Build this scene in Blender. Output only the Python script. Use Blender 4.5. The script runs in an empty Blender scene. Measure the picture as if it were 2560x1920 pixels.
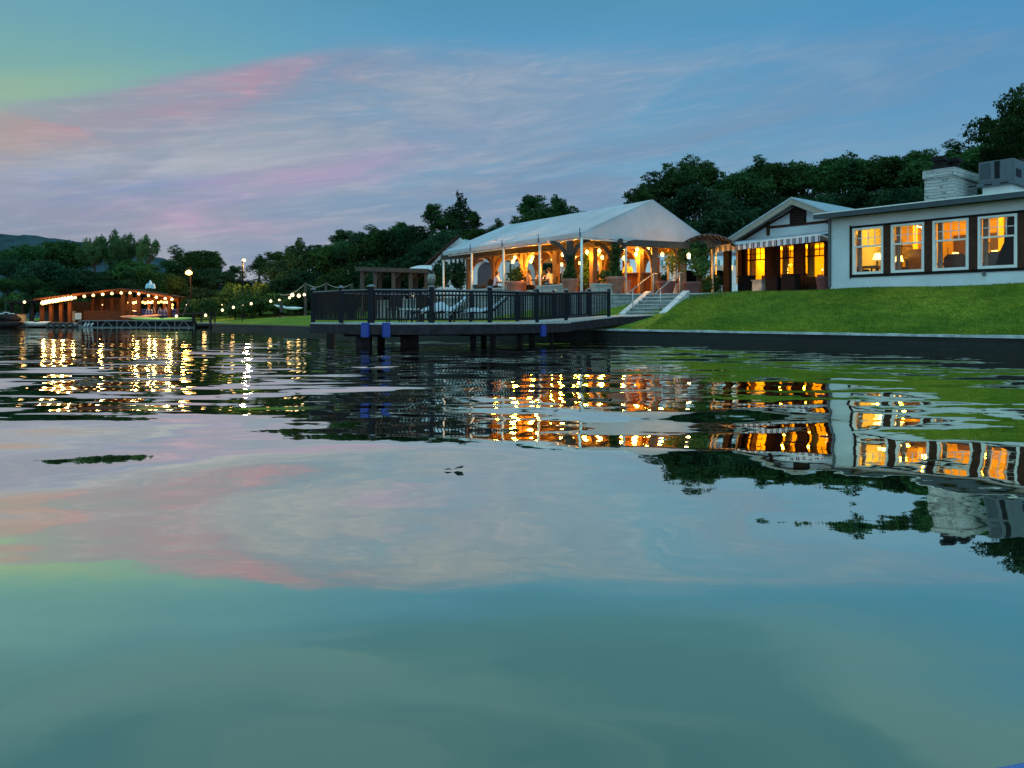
import bpy, bmesh, math, random
import numpy as np
from mathutils import Vector, Matrix
R = math.radians
random.seed(7); rng = np.random.default_rng(11)
scene = bpy.context.scene
col = scene.collection
H = 0.85; F = 1862.0; HY = 793.0          # eye height, focal length in photo pixels, horizon row
# ------------------------------------------------------------------ camera
cd = bpy.data.cameras.new('camera'); cam = bpy.data.objects.new('camera', cd); col.objects.link(cam)
cam.location = (0, 0, H); cam.rotation_euler = (R(90), 0, 0)
cd.sensor_width = 36; cd.lens = F / 2560 * 36; cd.shift_y = -(960 - HY) / 2560
cd.clip_start = 0.05; cd.clip_end = 6000
scene.camera = cam
# ------------------------------------------------------------------ colour handling
scene.view_settings.view_transform = 'Standard'; scene.view_settings.look = 'None'
scene.view_settings.exposure = 0.0; scene.view_settings.gamma = 1.0
scene.cycles.use_denoising = True
scene.cycles.max_bounces = 8; scene.cycles.diffuse_bounces = 3; scene.cycles.glossy_bounces = 4
scene.cycles.transparent_max_bounces = 16; scene.cycles.sample_clamp_indirect = 4.0
scene.cycles.caustics_reflective = False; scene.cycles.caustics_refractive = False

def srgb(r, g, b, k=1.0):
    f = lambda c: ((c / 255) / 12.92 if c <= 10 else (((c / 255) + .055) / 1.055) ** 2.4) * k
    return (f(r), f(g), f(b), 1.0)

class NT:
    """small helper for node trees"""
    def __init__(s, tree):
        s.t = tree; s.n = tree.nodes; s.l = tree.links
    def new(s, kind, **kw):
        nd = s.n.new(kind)
        for k, v in kw.items(): setattr(nd, k, v)
        return nd
    def put(s, sock, v):
        if isinstance(v, bpy.types.NodeSocket): s.l.new(v, sock)
        elif isinstance(v, (tuple, list)) and sock.type == 'RGBA' and len(v) == 3: sock.default_value = (*v, 1)
        else: sock.default_value = v
    def m(s, op, a, b=None, c=None, clamp=False):
        nd = s.new('ShaderNodeMath', operation=op); nd.use_clamp = clamp
        s.put(nd.inputs[0], a)
        if b is not None: s.put(nd.inputs[1], b)
        if c is not None: s.put(nd.inputs[2], c)
        return nd.outputs[0]
    def vm(s, op, a, b=None):
        nd = s.new('ShaderNodeVectorMath', operation=op); s.put(nd.inputs[0], a)
        if b is not None: s.put(nd.inputs[1], b)
        return nd.outputs['Value'] if op in ('DOT_PRODUCT', 'LENGTH') else nd.outputs[0]
    def ss(s, v, lo, hi, a=0.0, b=1.0):
        nd = s.new('ShaderNodeMapRange', interpolation_type='SMOOTHSTEP')
        s.put(nd.inputs[0], v); s.put(nd.inputs[1], lo); s.put(nd.inputs[2], hi); s.put(nd.inputs[3], a); s.put(nd.inputs[4], b)
        return nd.outputs[0]
    def mix(s, f, a, b, mode='MIX'):
        nd = s.new('ShaderNodeMix', data_type='RGBA', blend_type=mode)
        s.put(nd.inputs[0], f); s.put(nd.inputs[6], a); s.put(nd.inputs[7], b)
        return nd.outputs[2]
    def noise(s, vec, scale, detail=3, rough=.5, dist=0.0, out=0):
        nd = s.new('ShaderNodeTexNoise'); s.put(nd.inputs['Vector'], vec); s.put(nd.inputs['Scale'], scale)
        nd.inputs['Detail'].default_value = detail; nd.inputs['Roughness'].default_value = rough
        nd.inputs['Distortion'].default_value = dist
        return nd.outputs[out]
    def comb(s, x, y, z):
        nd = s.new('ShaderNodeCombineXYZ'); s.put(nd.inputs[0], x); s.put(nd.inputs[1], y); s.put(nd.inputs[2], z)
        return nd.outputs[0]
    def sep(s, v):
        nd = s.new('ShaderNodeSeparateXYZ'); s.put(nd.inputs[0], v); return nd.outputs
    def ramp(s, f, stops):
        nd = s.new('ShaderNodeValToRGB'); s.put(nd.inputs[0], f); e = nd.color_ramp.elements
        while len(e) < len(stops): e.new(.5)
        for q, (p, c) in zip(e, stops): q.position = p; q.color = c if len(c) == 4 else (*c, 1)
        return nd.outputs[0]

# ------------------------------------------------------------------ world: dusk sky with thin pink and lavender cloud
world = bpy.data.worlds.new('World'); scene.world = world; world.use_nodes = True
T = NT(world.node_tree); T.n.clear()
tc = T.new('ShaderNodeTexCoord'); D = T.vm('NORMALIZE', tc.outputs['Generated'])
x, y, z = T.sep(D)
az = T.m('ARCTAN2', x, y)                       # 0 = straight ahead, negative = left
el = T.m('ARCSINE', z)
ela = T.m('ABSOLUTE', el)
e01 = T.m('DIVIDE', ela, math.pi / 2)
base = T.ramp(e01, [(0.0, srgb(144, 164, 190)), (.06, srgb(136, 170, 196)), (.13, srgb(114, 166, 197)), (.25, srgb(82, 150, 192)), (.45, srgb(104, 160, 190)), (1.0, srgb(125, 168, 190))])
right = T.ss(az, .0, .62)
base = T.mix(T.m('MULTIPLY', T.m('MULTIPLY', right, T.ss(ela, .05, .30)), .50), base, srgb(58, 136, 188))
left = T.ss(az, -.05, -.75)
base = T.mix(T.m('MULTIPLY', left, .55), base, T.ramp(e01, [(0, srgb(140, 150, 175)), (.08, srgb(150, 165, 170)), (.2, srgb(120, 170, 165)), (.4, srgb(110, 150, 160)), (1, srgb(90, 130, 150))]))
# after-glow low in the west, upper left of the view
Pw = T.comb(T.m('MULTIPLY', az, 3.2), T.m('MULTIPLY', T.m('ADD', ela, T.m('MULTIPLY', az, -.2)), 13), 1.3)
wrp = T.sep(T.vm('SUBTRACT', T.noise(Pw, 1.0, 5, .55, 0, 1), (.5, .5, .5)))
azw = T.m('ADD', az, T.m('MULTIPLY', wrp[0], .22)); elw = T.m('ADD', ela, T.m('MULTIPLY', wrp[1], .055))
def gauss(a0, e0, sa, se, tl=0.0, az=azw, ela=elw):
    da0 = T.m('SUBTRACT', az, a0); da = T.m('DIVIDE', da0, sa); de = T.m('DIVIDE', T.m('SUBTRACT', T.m('SUBTRACT', ela, e0), T.m('MULTIPLY', da0, tl)), se)
    q = T.m('ADD', T.m('MULTIPLY', da, da), T.m('MULTIPLY', de, de))
    return T.m('POWER', 2.718, T.m('MULTIPLY', q, -1.0))
base = T.mix(T.m('MULTIPLY', gauss(-.60, .262, .26, .060, .16), .5, clamp=True), base, srgb(118, 176, 160))
base = T.mix(T.m('MULTIPLY', gauss(-.66, .232, .22, .028, .20), .42, clamp=True), base, srgb(172, 192, 138))
# cloud sheet, seen in perspective
tilt = T.m('ADD', ela, T.m('MULTIPLY', az, -.13))
P1 = T.comb(T.m('MULTIPLY', az, 2.0), T.m('MULTIPLY', tilt, 8.5), 3.7)
warp = T.vm('SUBTRACT', T.noise(P1, 1.1, 3, .5, 0, 1), (.5, .5, .5))
P2 = T.vm('ADD', P1, T.vm('MULTIPLY', warp, (1.5, .9, 0)))
n1 = T.noise(P2, 1.5, 6, .52)
n2 = T.noise(T.vm('MULTIPLY', P2, (1.25, 1.2, 1)), 3.4, 7, .58)
n3 = T.noise(P2, .75, 4, .5)
cov = T.m('ADD', T.m('MULTIPLY', n1, .72), T.m('MULTIPLY', n2, .28))
# the sheet ends at an edge that climbs from lower left to upper centre
lim = T.m('ADD', .206, T.m('MULTIPLY', T.ss(az, -.75, -.15), .14))
edge = T.ss(T.m('SUBTRACT', T.m('ADD', ela, T.m('MULTIPLY', T.m('SUBTRACT', n2, .5), .05)), lim), T.ss(az, -.1, -.4, .02, .006), T.ss(az, -.1, -.4, -.03, -.012))
fade_r = T.ss(az, .9, -.05, .28, 1.0)
mask = T.m('MAXIMUM', T.m('MULTIPLY', edge, fade_r), 0.0)
ccol = T.mix(T.ss(az, -.55, .35), srgb(147, 154, 173), srgb(118, 156, 188))
ccol = T.mix(T.ss(n2, .42, .66, 0, T.ss(az, .2, -.5, .22, .55)), ccol, srgb(172, 180, 188))
ccol = T.mix(T.ss(n3, .54, .42, 0, .6), ccol, srgb(108, 134, 168))
alpha = T.m('MULTIPLY', mask, T.ss(cov, .36, .56, T.ss(az, 0.0, -.4, .25, .62), .95))
sky = T.mix(alpha, base, ccol)
n4b = T.noise(T.vm('MULTIPLY', T.vm('ADD', P1, T.vm('MULTIPLY', warp, (.8, .5, 0))), (1.5, 2.0, 1)), 3.2, 8, .62)
band = T.m('MULTIPLY', T.ss(T.m('SUBTRACT', lim, ela), -.006, .012), T.ss(T.m('SUBTRACT', lim, ela), .085, .03))
sky = T.mix(T.m('MULTIPLY', T.m('MULTIPLY', band, T.ss(az, -.12, -.35)), T.ss(n2, .35, .62, .25, .85)), sky, T.mix(T.ss(az, -.45, -.62), srgb(160, 148, 170), srgb(168, 154, 152)))
for a0, e0, sa, se, tl, amt, colr in ((-.46, .160, .19, .024, .0, .75, srgb(124, 150, 192)), (-.42, .188, .16, .014, .05, .6, srgb(178, 182, 192)), (-.32, .172, .17, .016, .16, .55, srgb(182, 152, 188)),
        (-.40, .122, .14, .018, -.05, .6, srgb(184, 154, 188)), (-.16, .205, .12, .018, .25, .45, srgb(160, 150, 192)), (-.34, .288, .10, .009, .25, .5, srgb(180, 152, 174)), (-.44, .250, .13, .011, .26, .80, srgb(202, 136, 156)), (-.58, .205, .10, .016, .15, .22, srgb(184, 162, 156)), (-.62, .085, .12, .01, 0, .4, srgb(186, 184, 178))):
    sky = T.mix(T.m('MULTIPLY', T.m('MULTIPLY', gauss(a0, e0, sa, se, tl), amt), T.m('MULTIPLY', T.ss(n2, .34, .60, .35, 1.0), T.ss(n4b, .36, .60, .45, 1.15)), clamp=True), sky, colr)
n4 = T.noise(T.vm('MULTIPLY', T.vm('ADD', P1, T.vm('MULTIPLY', warp, (.5, .3, 0))), (1.3, 2.6, 1)), 5.5, 9, .64)
fib = T.m('MULTIPLY', mask, T.ss(az, .6, -.2, .35, 1.0))
sky = T.mix(T.m('MULTIPLY', fib, T.ss(n4, .48, .72, 0, .26)), sky, srgb(196, 190, 200))
sky = T.mix(T.m('MULTIPLY', fib, T.ss(n4, .48, .30, 0, .24)), sky, srgb(112, 138, 168))
hi = T.ss(el, .34, .46)
sky = T.mix(hi, sky, T.mix(T.ss(n3, .38, .62), srgb(84, 142, 166), srgb(106, 156, 176)))
sky = T.mix(T.ss(y, .25, -.5, 0, .38), sky, srgb(122, 168, 180))
ns = T.new('ShaderNodeTexSky', sky_type='NISHITA'); ns.sun_disc = False
ns.sun_elevation = R(1.0); ns.sun_rotation = R(-40)
b1 = T.new('ShaderNodeBackground'); T.put(b1.inputs[0], sky)
# the sky opposite the after-glow is a little brighter than the part in view
T.put(b1.inputs[1], T.m('MULTIPLY', T.ss(y, .25, -.5, 1.0, 3.2), T.ss(el, .55, 1.1, 1.0, 1.7)))
b2 = T.new('ShaderNodeBackground'); T.put(b2.inputs[0], ns.outputs[0]); b2.inputs[1].default_value = .004
ad = T.new('ShaderNodeAddShader'); T.l.new(b1.outputs[0], ad.inputs[0]); T.l.new(b2.outputs[0], ad.inputs[1])
wo = T.new('ShaderNodeOutputWorld'); T.l.new(ad.outputs[0], wo.inputs[0])
# ------------------------------------------------------------------ sun: already at the horizon, weak and very soft
sl = bpy.data.lights.new('sun', 'SUN'); sl.energy = .12; sl.angle = R(25); sl.color = (1, .82, .66)
so = bpy.data.objects.new('sun', sl); col.objects.link(so)
so.rotation_euler = (R(78), 0, R(180 - 145)); so.location = (-40, -20, 30)

# ------------------------------------------------------------------ materials
MATS = {}
def mat(name, colr, rough=.7, metal=0.0, var=.25, vscale=6.0, bump=0.0, bscale=30.0, emis=None, estr=0.0, spec=.5, tint=None, stretch=(1, 1, 1)):
    if name in MATS: return MATS[name]
    m_ = bpy.data.materials.new(name); m_.use_nodes = True; t = NT(m_.node_tree)
    bs = t.n['Principled BSDF']; pos = t.new('ShaderNodeNewGeometry').outputs['Position']
    v = t.vm('MULTIPLY', pos, stretch)
    n = t.noise(v, vscale, 5, .6)
    c1 = tuple(c * (1 - var) for c in colr[:3]); c2 = tuple(min(1, c * (1 + var)) for c in colr[:3])
    if tint: c2 = tint
    t.put(bs.inputs['Base Color'], t.mix(t.ss(n, .3, .7), (*c1, 1), (*c2, 1)))
    bs.inputs['Roughness'].default_value = rough; bs.inputs['Metallic'].default_value = metal
    bs.inputs['Specular IOR Level'].default_value = spec
    if bump:
        bp = t.new('ShaderNodeBump'); bp.inputs['Strength'].default_value = bump; bp.inputs['Distance'].default_value = .02
        t.put(bp.inputs['Height'], t.noise(v, bscale, 4, .6)); t.l.new(bp.outputs[0], bs.inputs['Normal'])
    if emis:
        t.put(bs.inputs['Emission Color'], (*emis[:3], 1)); bs.inputs['Emission Strength'].default_value = estr
    MATS[name] = m_; return m_

M_white = mat('white_stucco', (.58, .62, .63), .9, var=.10, vscale=.8, bump=.5, bscale=14)
M_wpaint = mat('white_paint', (.68, .68, .64), .5, var=.06, vscale=3)
M_brown = mat('brown_trim', (.060, .026, .016), .8, var=.3, vscale=9, spec=.12)
M_black = mat('dark_trim', (.010, .010, .011), .7, spec=.15)
M_roofm = mat('grey_metal_roof', (.33, .37, .40), .45, .3, var=.15, vscale=2, stretch=(4, 1, 1))
M_soffit = mat('tan_fascia', (.30, .24, .18), .7, var=.15)
M_wood = mat('cedar_timber', (.13, .06, .022), .65, var=.35, vscale=8, stretch=(1, 1, .3), bump=.4, bscale=25)
M_wood2 = mat('weathered_timber', (.045, .030, .022), .8, var=.3, vscale=8, stretch=(1, 1, .3), bump=.4)
M_dockw = mat('dark_dock_timber', (.024, .018, .022), .85, spec=.15, var=.35, vscale=5, bump=.4)
M_deckt = mat('pale_deck_boards', (.36, .36, .34), .7, var=.25, vscale=6)
M_rail = mat('black_rail_paint', (.006, .007, .010), .7, var=.2, spec=.15)
M_railtop = mat('worn_rail_cap', (.13, .13, .14), .35, var=.2)
M_pad = mat('blue_vinyl', (.004, .024, .20), .55, var=.15)
M_terra = mat('terracotta', (.30, .115, .075), .8, var=.22, vscale=4, bump=.3)
M_terra2 = mat('dark_terracotta', (.15, .05, .045), .8, var=.25, vscale=4)
M_trunk = mat('bark', (.05, .036, .026), .9, var=.4, vscale=6, bump=.6)
M_metal = mat('galvanised_tube', (.42, .44, .45), .35, .8, var=.1)
M_alu = mat('tent_aluminium', (.62, .60, .55), .4, .3, var=.06)
M_rubber = mat('tyre_rubber', (.012, .012, .013), .8)
M_cream = mat('cream_cloth', (.70, .68, .64), .9, var=.06)
M_fabw = mat('white_towel', (.44, .45, .49), .9, var=.08)
M_dark = mat('dark_wicker', (.014, .011, .011), .8, spec=.15)
M_cord = mat('black_cable', (.01, .01, .01), .6)
M_steel = mat('dark_unit_steel', (.035, .05, .06), .5, .4, var=.15)
M_unit = mat('grey_unit_casing', (.07, .09, .10), .5, .3, var=.1)
M_skin = mat('skin', (.42, .24, .17), .6, var=.06)
M_hair = mat('dark_hair', (.02, .014, .010), .6)
M_inwall = mat('ochre_interior_wall', (.72, .46, .035), .85, var=.12, vscale=1.5)
M_inwall2 = mat('gold_interior_wall', (.78, .54, .04), .85, var=.1, vscale=1.5)
M_infl = mat('interior_floor', (.12, .06, .03), .6)
M_curt = mat('amber_curtain', (.60, .28, .06), .9, var=.3, vscale=7, stretch=(1, 1, .05))
M_mahog = mat('mahogany', (.06, .022, .012), .4, var=.3)
M_concrete = mat('pale_concrete', (.36, .35, .32), .85, var=.2, vscale=3, bump=.3)
M_capst = mat('limestone_cap', (.44, .46, .45), .85, var=.35, vscale=4, bump=.6)
M_ltgreen = mat('lime_hull', (.28, .42, .09), .4, var=.15, vscale=1.5)
M_bluehull = mat('dark_blue_hull', (.02, .028, .13), .4, var=.2)
M_orhull = mat('orange_hull', (.55, .20, .10), .45, var=.15)
M_whull = mat('white_hull', (.72, .74, .74), .35, var=.05)
M_kayak = mat('bright_blue_plastic', (.0, .17, .62), .4, var=.06)
M_bamboo = mat('tan_canvas', (.34, .27, .18), .8, var=.2)
M_redwood = mat('red_stained_boards', (.085, .026, .009), .85, spec=.1, var=.35, vscale=5, stretch=(4, 4, .2))

def emat(name, c, s):
    return mat(name, (.8, .7, .5), .5, emis=c, estr=s)
M_bulb = emat('lit_bulb', (1, .58, .18), 3.4)
M_bulbw = emat('lit_warm_white_bulb', (1, .72, .32), 3.2)
M_strip = emat('lit_string', (1, .55, .13), 2.6)
M_street = emat('lit_sodium_lamp', (1, .50, .10), 5)
M_shade = emat('lit_lamp_shade', (1, .72, .25), 2.6)
M_chand = emat('lit_candle_bulb', (1, .8, .55), 9)

def brickmat(name, c1, c2, cm, dirv, sx, sz, off=.5, bump=.8, rough=.9):
    m_ = bpy.data.materials.new(name); m_.use_nodes = True; t = NT(m_.node_tree)
    bs = t.n['Principled BSDF']; pos = t.new('ShaderNodeNewGeometry').outputs['Position']
    nrm = t.new('ShaderNodeNewGeometry').outputs['Normal']
    u = t.vm('DOT_PRODUCT', pos, dirv); xx, yy, zz = t.sep(pos)
    wob = t.noise(pos, 2.2, 3, .6); wob2 = t.noise(pos, 3.1, 3, .6, 0, 0)
    v = t.comb(t.m('ADD', u, t.m('MULTIPLY', wob2, .25)), t.m('ADD', zz, t.m('MULTIPLY', wob, .16)), 0)
    b = t.new('ShaderNodeTexBrick'); t.put(b.inputs['Vector'], v); b.inputs['Scale'].default_value = 1
    b.inputs['Brick Width'].default_value = sx; b.inputs['Row Height'].default_value = sz
    b.inputs['Mortar Size'].default_value = .012; b.inputs['Mortar Smooth'].default_value = .3
    b.inputs['Color1'].default_value = (*c1, 1); b.inputs['Color2'].default_value = (*c2, 1); b.inputs['Mortar'].default_value = (*cm, 1)
    n = t.noise(pos, 7, 6, .7)
    t.put(bs.inputs['Base Color'], t.mix(t.ss(n, .34, .62, .0, .75), b.outputs['Color'], (*[c * .55 for c in c1], 1)))
    bs.inputs['Roughness'].default_value = rough
    bp = t.new('ShaderNodeBump'); bp.inputs['Strength'].default_value = bump; bp.inputs['Distance'].default_value = .03
    t.put(bp.inputs['Height'], t.m('SUBTRACT', n, b.outputs['Fac'])); t.l.new(bp.outputs[0], bs.inputs['Normal'])
    return m_
M_stone = brickmat('coursed_limestone', (.34, .36, .35), (.22, .24, .23), (.07, .075, .07), (.8, .6, 0), .62, .19)
M_bcap = mat('bank_cap_stone', (.16, .175, .18), .85, var=.5, vscale=3, bump=.8, bscale=12)
M_truss = mat('dull_truss_tube', (.16, .17, .18), .5, .3)
M_seatst = brickmat('cut_limestone', (.42, .42, .37), (.34, .35, .31), (.16, .16, .14), (.8, .6, 0), .9, .22, bump=.4)
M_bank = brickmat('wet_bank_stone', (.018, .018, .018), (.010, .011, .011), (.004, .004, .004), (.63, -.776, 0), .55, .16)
M_chim = brickmat('pale_chimney_stone', (.60, .59, .54), (.40, .40, .37), (.15, .15, .14), (.9, .43, 0), .30, .115, bump=1.0)

def stripes(name, c1, c2, dirv, period, phase=0.0, thin=False):
    m_ = bpy.data.materials.new(name); m_.use_nodes = True; t = NT(m_.node_tree)
    bs = t.n['Principled BSDF']; pos = t.new('ShaderNodeNewGeometry').outputs['Position']
    u = t.m('FRACT', t.m('ADD', t.m('DIVIDE', t.vm('DOT_PRODUCT', pos, dirv), period), 50 + phase))
    s = t.m('MULTIPLY', t.m('GREATER_THAN', u, .5), t.m('SUBTRACT', 1, t.m('MULTIPLY', t.m('GREATER_THAN', u, .72), t.m('LESS_THAN', u, .80))))
    t.put(bs.inputs['Base Color'], t.mix(s, (*c1, 1), (*c2, 1))); bs.inputs['Roughness'].default_value = .85
    return m_
UA = (-.631, .776); UB = (.776, .631)
M_stripe = stripes('striped_awning_cloth', (.55, .54, .60), (.03, .045, .06), (UA[0], UA[1], 0), .30)
M_stripe2 = stripes('green_striped_awning_cloth', (.66, .74, .74), (.06, .16, .16), (1, 0, 0), .62)

def glassmat():
    m_ = bpy.data.materials.new('window_glass'); m_.use_nodes = True; t = NT(m_.node_tree); t.n.clear()
    tr = t.new('ShaderNodeBsdfTransparent'); gl = t.new('ShaderNodeBsdfGlossy'); gl.inputs['Roughness'].default_value = .02
    fr = t.new('ShaderNodeLayerWeight'); fr.inputs[0].default_value = .5
    fcs = t.m('ADD', .014, t.m('MULTIPLY', t.m('POWER', fr.outputs['Facing'], 5.0), .9))
    pos = t.new('ShaderNodeNewGeometry').outputs['Position']
    tr.inputs[0].default_value = (.93, .95, .94, 1)
    mx = t.new('ShaderNodeMixShader'); t.put(mx.inputs[0], t.m('MULTIPLY', fcs, t.ss(t.noise(pos, .8, 1), .2, .8, .5, .9)))
    t.l.new(tr.outputs[0], mx.inputs[1]); t.l.new(gl.outputs[0], mx.inputs[2])
    o = t.new('ShaderNodeOutputMaterial'); t.l.new(mx.outputs[0], o.inputs[0]); return m_
M_glass = glassmat()

def canvas():
    m_ = bpy.data.materials.new('tent_canvas'); m_.use_nodes = True; t = NT(m_.node_tree); t.n.clear()
    pos = t.new('ShaderNodeNewGeometry').outputs['Position']
    n = t.noise(pos, .9, 4, .6)
    c = t.mix(t.ss(n, .3, .7), (.46, .47, .50, 1), (.38, .39, .42, 1))
    d = t.new('ShaderNodeBsdfDiffuse'); t.put(d.inputs[0], c)
    tl = t.new('ShaderNodeBsdfTranslucent'); tl.inputs[0].default_value = (.55, .52, .46, 1)
    bp = t.new('ShaderNodeBump'); bp.inputs['Strength'].default_value = .7; bp.inputs['Distance'].default_value = .16
    along = t.vm('DOT_PRODUCT', pos, (-.58, .815, 0))
    w = t.noise(t.comb(t.m('MULTIPLY', along, 1.2), t.m('MULTIPLY', t.vm('DOT_PRODUCT', pos, (.815, .58, 0)), .25), 0), 1.4, 3, .5)
    t.put(bp.inputs['Height'], w); t.l.new(bp.outputs[0], d.inputs['Normal'])
    mx = t.new('ShaderNodeMixShader'); mx.inputs[0].default_value = .05
    t.l.new(d.outputs[0], mx.inputs[1]); t.l.new(tl.outputs[0], mx.inputs[2])
    o = t.new('ShaderNodeOutputMaterial'); t.l.new(mx.outputs[0], o.inputs[0]); return m_
M_canvas = canvas()

def leafmat(name, dark, light, sheen=.0):
    m_ = bpy.data.materials.new(name); m_.use_nodes = True; t = NT(m_.node_tree); t.n.clear()
    g = t.new('ShaderNodeNewGeometry'); oi = t.new('ShaderNodeObjectInfo')
    tcn = t.new('ShaderNodeTexCoord')
    n = t.noise(g.outputs['Position'], .55, 5, .62)
    n2 = t.noise(g.outputs['Position'], 6.0, 2, .6)
    f = t.m('ADD', t.m('MULTIPLY', n, .75), t.m('MULTIPLY', n2, .25))
    c = t.mix(t.ss(f, .36, .64), (*dark, 1), (*light, 1))
    hs = t.new('ShaderNodeHueSaturation'); t.put(hs.inputs['Color'], c)
    t.put(hs.inputs['Value'], t.m('ADD', .7, t.m('MULTIPLY', oi.outputs['Random'], .7)))
    t.put(hs.inputs['Hue'], t.m('ADD', .485, t.m('MULTIPLY', oi.outputs['Random'], .035)))
    d = t.new('ShaderNodeBsdfDiffuse'); t.l.new(hs.outputs[0], d.inputs[0])
    tl = t.new('ShaderNodeBsdfTranslucent'); t.l.new(hs.outputs[0], tl.inputs[0])
    mx = t.new('ShaderNodeMixShader'); mx.inputs[0].default_value = .22
    t.l.new(d.outputs[0], mx.inputs[1]); t.l.new(tl.outputs[0], mx.inputs[2])
    o = t.new('ShaderNodeOutputMaterial'); t.l.new(mx.outputs[0], o.inputs[0]); return m_
M_leaf = leafmat('oak_leaves', (.015, .038, .016), (.052, .105, .030))
M_leafl = leafmat('willow_leaves', (.036, .078, .030), (.10, .16, .058))
M_leafd = leafmat('cedar_leaves', (.010, .030, .016), (.034, .070, .030))
M_ivy = leafmat('ivy_leaves', (.016, .040, .014), (.06, .115, .035))
M_shrub = leafmat('shrub_leaves', (.02, .05, .018), (.075, .12, .035))

def grassmat():
    m_ = bpy.data.materials.new('lawn_grass'); m_.use_nodes = True; t = NT(m_.node_tree)
    bs = t.n['Principled BSDF']; pos = t.new('ShaderNodeNewGeometry').outputs['Position']
    n = t.noise(pos, .45, 6, .65); n2 = t.noise(pos, 14, 4, .7); n3 = t.noise(t.vm('MULTIPLY', pos, (3, 1, 3)), 2.2, 4, .6)
    c = t.mix(t.ss(n, .32, .68), (.10, .185, .016, 1), (.25, .30, .026, 1))
    c = t.mix(t.ss(n3, .40, .66, 0, .5), c, (.045, .085, .012, 1))
    c = t.mix(t.ss(n2, .35, .7, 0, .45), c, (.045, .085, .014, 1))
    xx, yy, zz = t.sep(pos)
    far = t.ss(zz, 3.6, 5.5)          # scrubby woodland floor starts up the hillside
    c = t.mix(far, c, (.014, .030, .012, 1))
    t.put(bs.inputs['Base Color'], c); bs.inputs['Roughness'].default_value = .95; bs.inputs['Specular IOR Level'].default_value = .1
    bp = t.new('ShaderNodeBump'); bp.inputs['Strength'].default_value = .9; bp.inputs['Distance'].default_value = .06
    t.put(bp.inputs['Height'], t.m('ADD', n2, t.m('MULTIPLY', n3, 1.2))); t.l.new(bp.outputs[0], bs.inputs['Normal'])
    return m_
M_grass = grassmat()

def watermat():
    m_ = bpy.data.materials.new('lake_water'); m_.use_nodes = True; t = NT(m_.node_tree); t.n.clear()
    pos = t.new('ShaderNodeNewGeometry').outputs['Position']
    xx, yy, zz = t.sep(pos)
    r = t.vm('LENGTH', pos)
    def slope(vec, scale, amp, det, rough=.5, dist=0.0):
        nv = t.noise(vec, scale, det, rough, dist, 1)
        s = t.vm('SUBTRACT', nv, (.5, .5, .5))
        return t.vm('MULTIPLY', s, t.comb(t.m('MULTIPLY', amp, .55), amp, 0.0))
    w = t.vm('MULTIPLY', pos, (.62, 1.0, 1.0))
    patch = t.noise(pos, .09, 2, .5)
    # long smooth swell near the boat, short ripples in the middle distance to the left
    swell = slope(w, .55, t.ss(yy, 3.5, 8.5, .20, .055), 1, .4, .3)
    leftm = t.m('MULTIPLY', t.ss(t.m('SUBTRACT', xx, t.m('MULTIPLY', yy, .0)), 4.0, -4.0), t.m('MULTIPLY', t.ss(yy, 3.0, 8.0), t.ss(yy, 34., 18.)))
    midm = t.m('MULTIPLY', t.ss(yy, 4.0, 7.0), t.ss(yy, 40., 16.))
    rip = slope(t.vm('MULTIPLY', pos, (.28, 1.0, 1.0)), 2.4, t.m('MULTIPLY', leftm, .22), 2, .5, .4)
    wob = slope(t.vm('MULTIPLY', pos, (.40, 1.0, 1.0)), 1.6, t.m('MULTIPLY', midm, t.ss(xx, -2., 6., .18, .11)), 2, .4, .6)
    far = slope(t.vm('MULTIPLY', pos, (.8, 1, 1)), 5.0, t.ss(yy, 10., 40., .015, .085), 3, .55)
    fine = slope(t.vm('MULTIPLY', pos, (.6, 1.0, 1.0)), 7.0, .020, 3, .6)
    near = slope(t.vm('MULTIPLY', pos, (.30, 1.0, 1.0)), 1.7, t.m('MULTIPLY', t.ss(yy, 9.0, 3.5, 0.0, 1.0), t.ss(xx, 2.5, -1.5, .035, .11)), 2, .45, .6)
    s = t.vm('ADD', near, t.vm('ADD', t.vm('ADD', t.vm('ADD', swell, rip), t.vm('ADD', wob, far)), fine))
    nrm = t.vm('NORMALIZE', t.vm('ADD', s, (0, 0, 1)))
    gl = t.new('ShaderNodeBsdfGlossy'); gl.inputs['Roughness'].default_value = .012
    t.put(gl.inputs['Color'], t.mix(t.ss(t.vm('DOT_PRODUCT', t.new('ShaderNodeNewGeometry').outputs['Incoming'], nrm), .08, .40), (1.0, .98, .86, 1), (1.0, .93, .70, 1))); t.l.new(nrm, gl.inputs['Normal'])
    d = t.new('ShaderNodeBsdfDiffuse'); t.put(d.inputs[0], t.mix(t.ss(patch, .3, .7), (.010, .034, .030, 1), (.014, .042, .036, 1)))
    inc = t.new('ShaderNodeNewGeometry').outputs['Incoming']; cs = t.vm('DOT_PRODUCT', inc, nrm)
    refl = t.ss(cs, .10, .72, 1.0, .38)
    mx = t.new('ShaderNodeMixShader'); t.put(mx.inputs[0], refl)
    t.l.new(d.outputs[0], mx.inputs[1]); t.l.new(gl.outputs[0], mx.inputs[2])
    o = t.new('ShaderNodeOutputMaterial'); t.l.new(mx.outputs[0], o.inputs[0]); return m_
M_water = watermat()

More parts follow.
